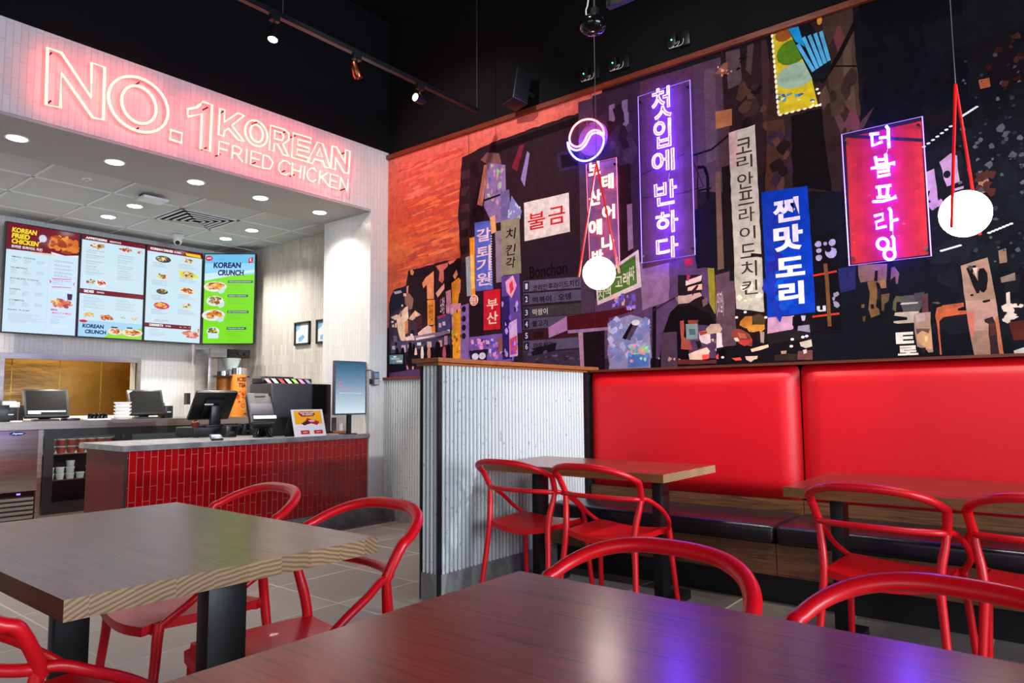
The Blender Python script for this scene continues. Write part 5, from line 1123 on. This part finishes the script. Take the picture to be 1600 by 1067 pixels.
screen((-8.0, ys[0]), (-8.0, ys[1]-.004), ZS0, ZS1, 'menu screen headed Korean Fried Chicken, leftmost of the row', b1)
screen((-8.0, ys[1]), (-8.0, ys[2]-.004), ZS0, ZS1, 'menu screen with appetizers above and sides below', b2)
screen((-8.0, ys[2]), (-8.0, ys[3]-.008), ZS0, ZS1, 'menu screen listing Korean dishes and desserts', b3)
t4 = screen((-7.99, ys[3]), (-7.535, 4.53), ZS0, ZS1, 'angled green menu screen headed Korean Crunch', b4)
MB().box((-7.86, 4.40, 2.3), (-7.80, YK, 2.42)).box((XK, 4.40, 2.3), (-7.86, 4.46, 2.42)).build('wall_arm', 'black_metal', t4)

# ================================================================== SERVICE COUNTER
zc = .825
t = thing('service_counter', (-5.6, 3.3, 0), 'service counter clad in red upright tiles with a grey stone top', 'counter')
MB().box((-5.98, 2.205, 0), (-5.272, YJ-.002, .785)).build('front_cladding', 'red_tile', t)
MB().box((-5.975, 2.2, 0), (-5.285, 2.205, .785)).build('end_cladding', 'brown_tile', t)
MB().box((-5.285, 2.196, 0), (-5.268, 2.207, .785)).build('corner_trim', 'black_metal', t)
MB().box((-6.03, 2.165, .785), (-5.238, YJ-.002, zc)).build('counter_top', 'counter_stone', t)
MB().box((-5.98, 2.19, 0), (-5.258, YJ-.002, .13)).build('base', 'base_stone', t)
def CZ(px, py): return onz(px, py, zc)
def tilt_box(mb, c, rz, ry, a, b, bev=0): mb.box(a, b, T=Matrix.Translation(c) @ Matrix.Rotation(rz, 4, 'Z') @ Matrix.Rotation(ry, 4, 'Y'), bev=bev); return mb
def monitor(name, c, rz, tilt, w_, h_, label, cat, lift=.17, screen_m='dark_screen', group=None, stand=True):
    """local +x is the viewing side"""
    c = Vector(c); t = thing(name, c, label, cat, group)
    k = c+Vector((0, 0, lift)); R = Matrix.Translation(k) @ Matrix.Rotation(rz, 4, 'Z') @ Matrix.Rotation(tilt, 4, 'Y'); B = Matrix.Translation(c) @ Matrix.Rotation(rz, 4, 'Z')
    MB().box((-.03, -w_/2, -h_/2), (.006, w_/2, h_/2), T=R, bev=.006).box((-.055, -w_*.25, -h_*.38), (-.03, w_*.25, h_*.3), T=R, bev=.008).build('housing', 'black_plastic', t)
    MB().box((.006, -w_/2+.02, -h_/2+.02), (.0075, w_/2-.02, h_/2-.02), T=R).build('display', screen_m, t)
    MB().box((-.09, -.045, .01), (-.035, .045, lift*.95), T=B, bev=.01).build('stand', 'black_plastic', t)
    MB().box((-.11, -.10, 0), (.08, .10, .016), T=B, bev=.006).build('base', 'black_plastic', t)
    return t, R, B
q = CZ(303, 684)
t = thing('cash_drawer', (q.x-.15, q.y+.18, zc), 'low black cash drawer box on the counter under the left terminal', 'cash drawer')
MB().box((q.x-.33, q.y, zc+.006), (q.x, q.y+.40, zc+.088), bev=.004).build('case', 'black_plastic', t)
MB().box((q.x-.31, q.y-.003, zc+.016), (q.x-.02, q.y, zc+.078)).build('drawer_front', 'black_metal', t)
for a in (-.3, -.03): MB().cyl((q.x+a, q.y+.03, zc), .012, .008, 10).cyl((q.x+a, q.y+.36, zc), .012, .008, 10).build('foot', 'black_plastic', t)
t, R, B = monitor('register_terminal', (q.x-.12, q.y+.22, zc+.088), radians(176), radians(-38), .37, .31, 'black register terminal seen from behind, standing on the cash drawer', 'register', .20)
MB().box((-.0565, .02, .035), (-.055, .10, .05), T=R).build('sticker', 'white_paper', t)
MB().box((-.03, .10, -.04), (.03, .13, .06), T=B @ Matrix.Translation((.02, .1, .24))).build('card_slot', 'black_plastic', t)
p = CZ(296, 686); p = Vector((q.x-.09, q.y+.055, zc+.088))
t = thing('treat_cup', p, 'small cup heaped with golden treats on the cash drawer corner', 'cup')
MB().lathe([(.03, 0), (.036, .035), (.034, .035), (.004, .034)], p, 16).build('cup', 'brown_tile', t)
g = MB(); [g.sphere(p+Vector((random.uniform(-.02, .02), random.uniform(-.02, .02), .038+random.uniform(0, .016))), .011, 8) for _ in range(12)]
o = g.build('treats', 'brass_steel', t); o['kind'] = 'stuff'
p = CZ(338, 688); t = thing('card_pad', p, 'small black card reader with a pale blue display lying before the cash drawer', 'card reader')
T = Matrix.Translation(p+Vector((0, 0, .02))) @ Matrix.Rotation(radians(-18), 4, 'Z') @ Matrix.Rotation(radians(14), 4, 'Y')
MB().box((-.07, -.045, -.012), (.05, .045, .012), T=T, bev=.006).build('case', 'black_plastic', t); MB().box((-.05, -.035, .012), (.01, .035, .0135), T=T).build('display', 'sky_blue_card', t)
for (px, py), h_, w_, lab in (((362, 683), .10, .05, 'small black cable box to the right of the cash drawer'), ((388, 680), .11, .06, 'black receipt printer between the two terminals')):
    p = CZ(px, py); t = thing('receipt_printer', p, lab, 'printer')
    MB().box((p.x-.09, p.y-w_, zc), (p.x, p.y+w_, zc+h_), bev=.008).build('case', 'black_plastic', t); MB().box((p.x-.07, p.y-w_*.7, zc+h_), (p.x-.02, p.y+w_*.7, zc+h_+.004)).build('lid', 'dark_grey', t)
    MB().box((p.x-.002, p.y-.02, zc+.03), (p.x+.002, p.y+.02, zc+.05)).build('button', 'grey_plastic', t)
# tall handheld cradle with a grey cover and a white sheet
p = CZ(414, 683)
t = thing('covered_terminal', p, 'tilted black terminal with a white paper tab, left of the gift sign', 'register')
T = Matrix.Translation(p+Vector((-.07, 0, .225))) @ Matrix.Rotation(radians(-20), 4, 'Z') @ Matrix.Rotation(radians(-42), 4, 'Y')
MB().lathe([(.085, 0), (.085, .012), (.06, .04), (.045, .09), (.04, .12)], p+Vector((-.03, 0, 0)), 20).build('base', 'black_gloss', t)
MB().box((-.05, -.11, -.17), (.03, .11, .20), T=T, bev=.025).build('body', 'black_metal', t)
MB().box((.03, -.095, -.07), (.036, .095, .06), T=T, bev=.002).build('cover', 'grey_plastic', t)
MB().box((.034, -.08, -.12), (.040, .11, -.085), T=T).build('paper_tab', 'white_paper', t)
MB().box((.025, -.04, .14), (.035, .05, .16), T=T, bev=.003).build('top_badge', 'dark_grey', t)
# folding sign
a0 = CZ(461, 679); a1 = CZ(509, 677); 
X0 = -5.30; yA = onx(461, 679, X0).y; yB = onx(510, 677, X0).y; hh = .235; lean = .07
t = thing('counter_sign', (X0-.05, (yA+yB)/2, zc), 'white folding sign with a yellow gift card advert on the counter', 'sign')
A = Vector((X0, yA, zc)); U = Vector((0, yB-yA, 0)); Vv = Vector((-lean, 0, hh)); N = U.cross(Vv).normalized()
if N.x < 0: N = -N
A2p = A+Vector((-.15, 0, 0)); V2 = Vector((-lean-.15+.15+.0, 0, hh)); V2 = Vector((.15-lean, 0, hh))
def slab(o_, u, v, n, th): vs = [o_, o_+u, o_+u+v, o_+v]; vs = vs+[x-n*th for x in vs]; return MB().add(vs, [(0, 1, 2, 3), (7, 6, 5, 4), (0, 4, 5, 1), (1, 5, 6, 2), (2, 6, 7, 3), (3, 7, 4, 0)])
slab(A, U, Vv, N, .006).build('front_board', 'white_plastic', t)
N2 = U.cross(V2).normalized(); slab(A+Vector((-.16, 0, 0)), U, Vector((.16-lean-.007, 0, hh-.003)), N2 if N2.x < 0 else -N2, .004).build('rear_board', 'dark_grey', t)
p = Paint(A+Vv+N*.0008, U, -Vv, N)
p.rect(0, 0, 1, 1, (232, 232, 236)); p.rect(.07, .05, .93, .55, (246, 178, 20)); p.poly([(.2, .13), (.28, .08), (.7, .08), (.74, .18), (.66, .26), (.3, .27), (.24, .2)], (150, 20, 30)); T_(p, 'GIVE THE GIFT', .26, .10, .45, .055, (250, 240, 236), .04); T_(p, 'OF CRUNCH', .32, .17, .34, .055, (250, 240, 236), .04)
p.poly([(.46, .32), (.84, .46), (.76, .60), (.40, .44)], (170, 24, 36)); p.poly([(.26, .52), (.46, .40), (.56, .52), (.34, .60)], (70, 16, 28)); p.ell(.60, .43, .1, .04, (226, 190, 200)); lines(p, .1, .65, .6, 1, .02, (170, 150, 190), .006)
for x in (.2, .62): p.rect(x, .78, x+.28, .92, (196, 20, 30)); T_(p, 'GIFT', x+.07, .83, .15, .04, (250, 220, 220), .04)
p.build('advert', 'print_flat', t)
# self order kiosk
XKi = -5.285
t = thing('order_kiosk', (XKi-.02, 4.31, zc), 'upright white framed order screen on a black post at the right end of the counter', 'kiosk')
ka, kb = onx(523, 564, XKi).y+.0, onx(573, 566, XKi).y; kz0, kz1 = onx(548, 648, XKi).z, onx(548, 564, XKi).z
MB().box((XKi-.035, ka, kz0), (XKi, kb, kz1), bev=.008).build('housing', 'grey_plastic', t)
p = Paint((XKi+.0006, ka+.014, kz1-.014), (0, kb-ka-.028, 0), (0, 0, -(kz1-kz0-.028)), (1, 0, 0))
n = 24
for i in range(n):
    f_ = i/(n-1); c = tuple(a*(1-f_)+b*f_ for a, b in zip((58, 104, 138), (222, 240, 252))); p.rect(0, i/n, 1, (i+1)/n, c, up=False)
p.ell(.16, .43, .07, .045, (236, 130, 150)); p.ell(.17, .425, .05, .03, (120, 160, 190)); T_(p, 'Tap here to start', .1, .50, .76, .03, (250, 130, 150), .01); T_(p, 'your order', .1, .54, .42, .03, (250, 130, 150), .01); T_(p, 'Please touch the screen to begin', .13, .595, .74, .022, (250, 250, 252), .02)
p.build('display', 'kiosk_print', t)
yp = (ka+kb)/2; MB().box((XKi-.035, yp-.02, zc+.008), (XKi-.01, yp+.02, kz0+.05)).build('post', 'black_metal', t); MB().box((XKi-.10, yp-.06, zc), (XKi+.03, yp+.06, zc+.008), bev=.003).build('base_plate', 'black_metal', t)
q = onx(588, 592, -5.21)
t = thing('payment_terminal', (XL, q.y, q.z), 'handheld payment terminal with a keypad on a bracket beside the order screen', 'payment terminal')
MB().box((-5.235, q.y-.035, q.z-.06), (-5.205, q.y+.035, q.z+.07), bev=.006).build('case', 'grey_plastic', t)
MB().box((-5.2055, q.y-.026, q.z+.008), (-5.2035, q.y+.026, q.z+.058)).build('display', 'sky_blue_card', t) if 'kiosk_light' in M else MB().box((-5.2055, q.y-.026, q.z+.008), (-5.2035, q.y+.026, q.z+.058)).build('display', 'sky_blue_card', t)
g = MB()
for r_ in range(4):
    for c_ in range(3): g.box((-5.2055, q.y-.024+c_*.018, q.z-.052+r_*.013), (-5.2025, q.y-.012+c_*.018, q.z-.043+r_*.013))
g.build('keypad', 'white_plastic', t)
MB().box((XL, q.y-.05, q.z-.05), (-5.23, q.y-.01, q.z+.0), bev=.004).build('bracket', 'black_plastic', t)
MB().tube(cr([(-5.225, q.y-.02, q.z+.07), (-5.26, q.y-.05, q.z+.085), (-5.36, q.y-.09, q.z+.07), (XKi-.01, kb-.005, q.z+.05)], 6), .004, 6).build('cable', 'black_plastic', t)
# drink dispenser cabinet with flavour cards
Xd = -5.62; yl, yr = onx(424, 640, Xd).y, onx(516, 640, Xd).y; zt = onx(440, 599, Xd).z
t = thing('drink_dispenser', (Xd-.2, (yl+yr)/2, zc), 'dark drink dispenser cabinet with a row of coloured flavour cards on top', 'dispenser')
MB().box((Xd-.36, yl, zc), (Xd, yr, zt), bev=.006).build('cabinet', 'dark_grey', t); MB().box((Xd, yl+(yr-yl)*.68, zc+.01), (Xd+.012, yr-.004, zt-.005)).build('door_panel', 'black_gloss', t); MB().box((Xd-.002, yl-.004, zc), (Xd+.004, yl+.014, zt)).build('edge', 'steel', t)
MB().box((Xd-.34, yl+.0, zt), (Xd-.16, yr-.1, zt+.055), bev=.01).box((Xd-.3, yl+.06, zt+.055), (Xd-.2, yr-.28, zt+.07), bev=.004).build('top_box', 'black_plastic', t)
cols = [(200, 130, 140), (160, 210, 170), (150, 30, 40), (214, 206, 190), (120, 190, 60), (196, 110, 150), (110, 100, 130)]
for i, c_ in enumerate(cols):
    y0 = yl+.02+i*(yr-yl-.14)/7; p = Paint((Xd-.165, y0, zt+.05), (0, .042, 0), (.07, 0, -.045), Vector((.045, 0, .07)).normalized(), .0004); p.k = 6; p.rect(0, 0, 1, 1, c_); p.ell(.5, .5, .3, .25, tuple(min(255, v+40) for v in c_)); p.build('flavour_card', 'print_flat', t)
MB().box((Xd-.168, yl+.01, zt), (Xd-.09, yr-.11, zt+.004)).build('card_shelf', 'black_plastic', t)
p = onx(537, 600, Xd); q = CZ(527, 679)
t = thing('leaflet_tray', (Xd-.02, yr+.07, zc), 'small wooden tray of upright leaflets behind the order screen post', 'tray')
MB().box((Xd-.1, yr+.02, zc), (Xd+.06, yr+.17, zc+.02), bev=.003).build('tray', 'oak_trim', t)
MB().box((Xd-.03, yr+.04, zc+.02), (Xd-.02, yr+.09, zc+.15)).build('leaflet', 'grey_plastic', t); MB().box((Xd, yr+.105, zc+.02), (Xd+.01, yr+.145, zc+.16)).build('leaflet', 'white_paper', t)

# ================================================================== BACK COUNTER
Xb, zb = -7.3, .97
t = thing('steel_worktop', (-7.75, 3, zb), 'long stainless steel worktop along the kitchen wall under the pass window', 'worktop')
MB().box((XK+.002, .4, zb-.07), (Xb+.01, 4.62, zb-.003)).box((Xb+.01, .4, zb-.072), (Xb+.014, 4.62, zb)).box((XK+.002, .4, zb-.003), (Xb+.012, 4.62, zb)).build('top', 'steel', t)
t = thing('undercounter_cooler', (-7.7, 2.9, 0), 'stainless undercounter cooler with black framed glass doors and a louvred motor section', 'cooler')
y0 = onx(62, 700, Xb).y      # steel section edge
g = MB().box((XK+.02, .4, .09), (Xb-.02, y0, zb-.072)).box((XK+.02, y0, .09), (XK+.06, 4.6, zb-.072)).box((XK+.06, y0, .09), (Xb-.02, 4.6, .2)).box((XK+.06, y0, .83), (Xb-.02, 4.6, zb-.072)).box((XK+.06, y0, .2), (Xb-.02, y0+.03, .83)).box((XK+.06, 4.57, .2), (Xb-.02, 4.6, .83))
g.build('body', 'steel', t)
MB().box((XK+.061, y0+.03, .2), (XK+.066, 4.57, .83)).box((XK+.066, y0+.03, .2), (Xb-.06, y0+.034, .83)).build('liner', 'cooler_liner', t)
MB().box((Xb-.02, .4, .36), (Xb, y0-.012, zb-.075), bev=.004).build('door', 'steel', t)
q = onx(27, 678, Xb); p = Paint((Xb+.0012, q.y-.06, q.z+.022), (0, .12, 0), (0, 0, -.04), (1, 0, 0)); p.ell(.5, .5, .5, .46, (16, 40, 120), 24); T_(p, 'Apex', .14, .25, .72, .5, (226, 232, 250), .04, .3); p.build('badge', 'print_flat', t)
MB().box((Xb-.02, .4, .10), (Xb-.012, y0-.012, .355)).build('louvre_backing', 'black_metal', t)
for k in range(5):
    z_ = .12+k*.040; MB().box((0, .4, -.014), (.006, y0-.03, .014), T=Matrix.Translation((Xb-.006, 0, z_+.01)) @ Matrix.Rotation(radians(28), 4, 'Y')).build('louvre', 'steel', t)
MB().box((Xb-.012, .4, .315), (Xb-.003, y0-.03, .352)).build('control_panel', 'black_gloss', t); MB().box((Xb-.003, y0-.16, .328), (Xb-.002, y0-.13, .342)).build('display', 'edge_violet', t)
for a, b in ((y0+.035, y0+.70), (y0+.71, y0+1.38), (y0+1.39, y0+2.06)):
    f_ = .075; g = MB().box((Xb-.02, a, .13+f_+.03), (Xb+.012, a+f_, .90-f_)).box((Xb-.02, b-f_, .13+f_+.03), (Xb+.012, b, .90-f_)).box((Xb-.02, a, .13), (Xb+.012, b, .13+f_+.03)).box((Xb-.02, a, .90-f_), (Xb+.012, b, .90))
    fr_ = g.build('glass_door', 'black_metal', t); MB().box((Xb-.006, a+f_, .2), (Xb-.002, b-f_, .83)).build('pane', 'glass', fr_)
for z_ in (.42, .66): MB().box((XK+.07, y0+.04, z_), (Xb-.05, 4.56, z_+.008)).build('shelf', 'steel', t)
MB().box((XK+.3, y0+.05, .815), (XK+.34, 4.5, .829)).build('cooler_lamp', 'cooler_light', t)
MB().box((XK+.06, .4, 0), (Xb-.08, 4.6, .09)).build('plinth', 'black_paint', t)
tub = None
ORD = ['first', 'second', 'third', 'fourth', 'fifth', 'sixth', 'seventh', 'eighth']
def tubs(y, z, r, h, m_, label, group, n, x=Xb-.13, idx=0):
    for k in range(n):
        o = thing('food_tub', (x, y, z+k*(h+.012)), label % ((['bottom', 'second', 'third'][k]+' in ' if n > 1 else '')+ORD[idx]+(' stack' if n > 1 else '')), 'tub', group)
        MB().lathe([(r*.82, 0), (r, h), (r*.97, h), (.004, h-.002)], (x, y, z+k*(h+.012)), 18).build('tub', m_, o); MB().cyl((x, y, z+k*(h+.012)+h), r*1.05, .008, 18).build('lid', 'lid_white' if m_ != 'tub_red' else 'tub_clear', o)
lab1 = 'red sauce tub on the top cooler shelf, %s from left'; lab2 = 'clear tub on middle cooler shelf, %s from left'
for k in range(7): tubs(y0+.13+k*.085, .668, .038, .055, 'tub_red', lab1, 'red tubs on the cooler shelf', 2, idx=k)
for k, n in enumerate((2, 2, 3, 1, 2, 3, 2)): tubs(y0+.13+k*.085, .428, .036, .045, 'tub_clear', lab2, 'pale tubs on the cooler shelf', n, idx=k)
for k in range(8): tubs(y0+.80+k*.07, .668, .032, .05, 'tub_clear', 'clear tub behind the second glass door, %s from left', 'tubs behind the second door', 1, idx=k)
# things standing on the steel worktop
def BZ(px, py): return onz(px, py, zb)
xm = -7.55
def BY(px): return onx(px, 640, xm).y
t, R, B = monitor('order_monitor', (xm, BY(72), zb), radians(-8), radians(-30), .36, .30, 'black order monitor at the left of the steel worktop, before the pass window', 'monitor', .165)
MB().box((.0076, -.15, -.10), (.0082, .15, -.085), T=R).box((.0076, -.15, -.118), (.0082, -.05, -.104), T=R).build('screen_bar', 'grid_white', t)
t, R, B = monitor('order_monitor', (xm, BY(228), zb), radians(-6), radians(-28), .34, .29, 'black order monitor with a white corner note at the right of the pass window', 'monitor', .17)
MB().add([(.0086, -.17, .13), (.0086, -.12, .13), (.0086, -.165, .095)], [(0, 2, 1)], T=R).build('corner_note', 'white_paper', t)
for px, w_, h_, lab in ((14, .20, .15, 'black receipt printer at the left edge on the steel worktop'), (260, .09, .13, 'black receipt printer right of the second order monitor')):
    y_ = BY(px); t = thing('receipt_printer', (xm, y_, zb), lab, 'printer'); MB().box((xm-.1, y_-w_/2, zb), (xm+.06, y_+w_/2, zb+h_), bev=.008).build('case', 'black_plastic', t); MB().box((xm-.02, y_-w_*.25, zb+h_-.002), (xm+.02, y_+w_*.25, zb+h_+.035)).build('paper', 'white_paper', t); MB().box((xm+.06, y_-.02, zb+.06), (xm+.062, y_+.02, zb+.068)).build('badge', 'grid_white', t)
y_ = onx(26, 655, Xb-.05).y
t = thing('ticket_spike', (Xb-.06, y_, zb), 'white ticket spike holding a slip at the left end of the worktop', 'ticket holder')
MB().cyl((Xb-.06, y_, zb), .045, .01, 20).build('base', 'lid_white', t); MB().cyl((Xb-.06, y_+.01, zb+.01), .003, .15, 8).build('rod', 'brass_steel', t); MB().box((Xb-.062, y_-.055, zb+.13), (Xb-.058, y_+.02, zb+.175)).build('slip', 'white_paper', t)
t = thing('keyboard_tray', (Xb-.12, BY(120), zb), 'flat black tray on the worktop right of the left order monitor', 'tray'); MB().box((Xb-.2, BY(92), zb), (Xb-.03, BY(112), zb+.022), bev=.004).build('tray', 'black_plastic', t); MB().box((Xb-.12, BY(97), zb+.022), (Xb-.08, BY(101), zb+.026)).build('label', 'white_paper', t)
y_ = onx(152, 650, Xb-.1).y
t = thing('lid_tray', (Xb-.1, y_, zb), 'white tray with a row of small black lids on the steel worktop', 'tray'); MB().box((Xb-.16, y_-.10, zb), (Xb-.03, y_+.10, zb+.012), bev=.003).build('tray', 'lid_white', t)
for k in range(5): MB().lathe([(.018, 0), (.02, .045), (.016, .05), (.004, .05)], (Xb-.09, y_-.07+k*.035, zb+.012), 14).build('lid_stack', 'black_gloss', t)
y_ = onx(191, 650, Xb-.12).y
for k in range(5):
    a = zb+k*.034; o = thing('paper_boat', (Xb-.12, y_, a), ['bottom', 'second lowest', 'middle', 'second highest', 'topmost'][k]+' white paper tub in the stack left of the right order monitor', 'tub', 'stack of white paper tubs'); MB().lathe([(.055, 0), (.08, .03), (.078, .034), (.004, .030)], (Xb-.12, y_, a), 22).build('tub', 'lid_white', o)
# tea brewer with two urns
xt = -7.50; ya, yb2 = onx(325, 600, xt).y, onx(386, 600, xt).y; ztop = onx(350, 545, xt).z
t = thing('tea_brewer', (xt, (ya+yb2)/2, zb), 'tall stainless tea brewer with a black control head in the kitchen corner', 'brewer')
MB().box((xt-.3, ya, zb), (xt-.0, ya+.10, ztop), bev=.006).build('tower', 'steel', t)
MB().box((xt-.25, ya+.10, ztop-.10), (xt+.04, yb2+.01, ztop), bev=.006).build('head', 'black_gloss', t); MB().box((xt+.0, ya, ztop-.10), (xt+.042, ya+.19, ztop-.002)).build('head_panel', 'steel', t)
for k in range(2): MB().cyl((xt+.04, yb2-.13+k*.08, ztop-.05), .018, .015, 14, 'x').build('knob', 'black_plastic', t)
ym_ = (ya+.1+yb2)/2; MB().lathe([(.06, 0), (.10, .13), (.097, .13), (.004, .125)], (xt-.02, ym_, ztop-.235), 22).build('funnel', 'tub_clear', t)
MB().box((xt-.15, ya+.06, ztop-.32), (xt+.05, yb2, ztop-.305)).build('rack', 'black_metal', t)
def urn(x, y, w_, h_, label, words_):
    o = thing('tea_urn', (x, y, zb), label, 'urn', 'iced tea urns')
    MB().lathe([(w_, 0), (w_, h_*.86), (w_*.97, h_*.87)], (x, y, zb), 26).build('wrap', 'urn_orange', o); MB().lathe([(w_, h_*.87), (w_, h_), (.004, h_)], (x, y, zb), 26).build('lid', 'chrome', o)
    cy_ = []
    for (col, cz_, r_, aa) in (((246, 206, 40), .22, .045, .3),):
        p = Paint((x, y, zb), (0, 1, 0), (0, 0, 1), (1, 0, 0)); n0 = len(p.v); p.ell(.02, h_*cz_, r_, r_, col, 20); p.ell(.02, h_*cz_, r_*.75, r_*.5, (190, 40, 30), 16)
        for s, zz, ww, hh2 in words_: p.text(s, -ww/2, h_*zz, ww, hh2, (110, 26, 20), 0, .04)
        for k in range(40): p.ell(random.uniform(-.06, .06), h_*random.uniform(.3, .52), .012, .012, random.choice([(226, 90, 20), (250, 150, 40), (190, 50, 20), (250, 180, 90)]), 8, up=(k % 6 == 0), jit=.3)
        nv = []
        for v in p.v:
            dy = max(-.98, min(.98, (v.y-y)/w_)); nv.append(Vector((x+w_*math.sqrt(1-dy*dy)+.002+(v.x-x), v.y, v.z)))
        p.v = nv; p.build('printed_wrap', 'print_flat', o)
    MB().cyl((x+w_, y+.03, zb+.03), .008, .03, 10, 'x').build('tap', 'black_plastic', o)
mat('urn_orange', (226, 136, 46), .4)
hu = onx(370, 575, xt+.05).z-zb
urn(xt+.03, onx(372, 620, xt+.03).y, .088, hu, 'tall orange tea urn printed ICED TEA under the brewer', (('TEA', .60, .09, .05), ('ICED', .72, .11, .05)))
urn(xt-.16, onx(348, 620, xt-.16).y, .080, hu*.94, 'shorter orange tea urn behind the one printed ICED TEA', ())
# framed certificates on the side wall
for i, (x0, x1, lab) in enumerate(((-6.876, -6.588, 'black framed certificate on the beige side wall, fully in view'), (-6.47, -6.18, 'black framed certificate on the side wall, half hidden by the pier'))):
    t = thing('picture_frame', ((x0+x1)/2, YK, 1.9), lab, 'picture frame', 'framed certificates'); MB().box((x0, YK-.02, 1.767), (x0+.022, YK, 2.03)).box((x1-.022, YK-.02, 1.767), (x1, YK, 2.03)).box((x0, YK-.02, 1.767), (x1, YK, 1.789)).box((x0, YK-.02, 2.008), (x1, YK, 2.03)).build('frame', 'black_plastic', t)
    p = Paint((x0+.02, YK-.008, 2.01), (x1-x0-.04, 0, 0), (0, 0, -.225), (0, -1, 0)); p.rect(0, 0, 1, 1, (214, 216, 214)); p.poly([(0, 0), (.4, 0), (.3, .25), (0, .4)], (120, 170, 200)); p.poly([(.2, .7), (.55, .55), (.7, .7), (.4, .9), (.2, .9)], (110, 160, 190)); lines(p, .25, .3, .5, 5, .07, (150, 150, 150), .012); p.build('certificate', 'print_flat', t)
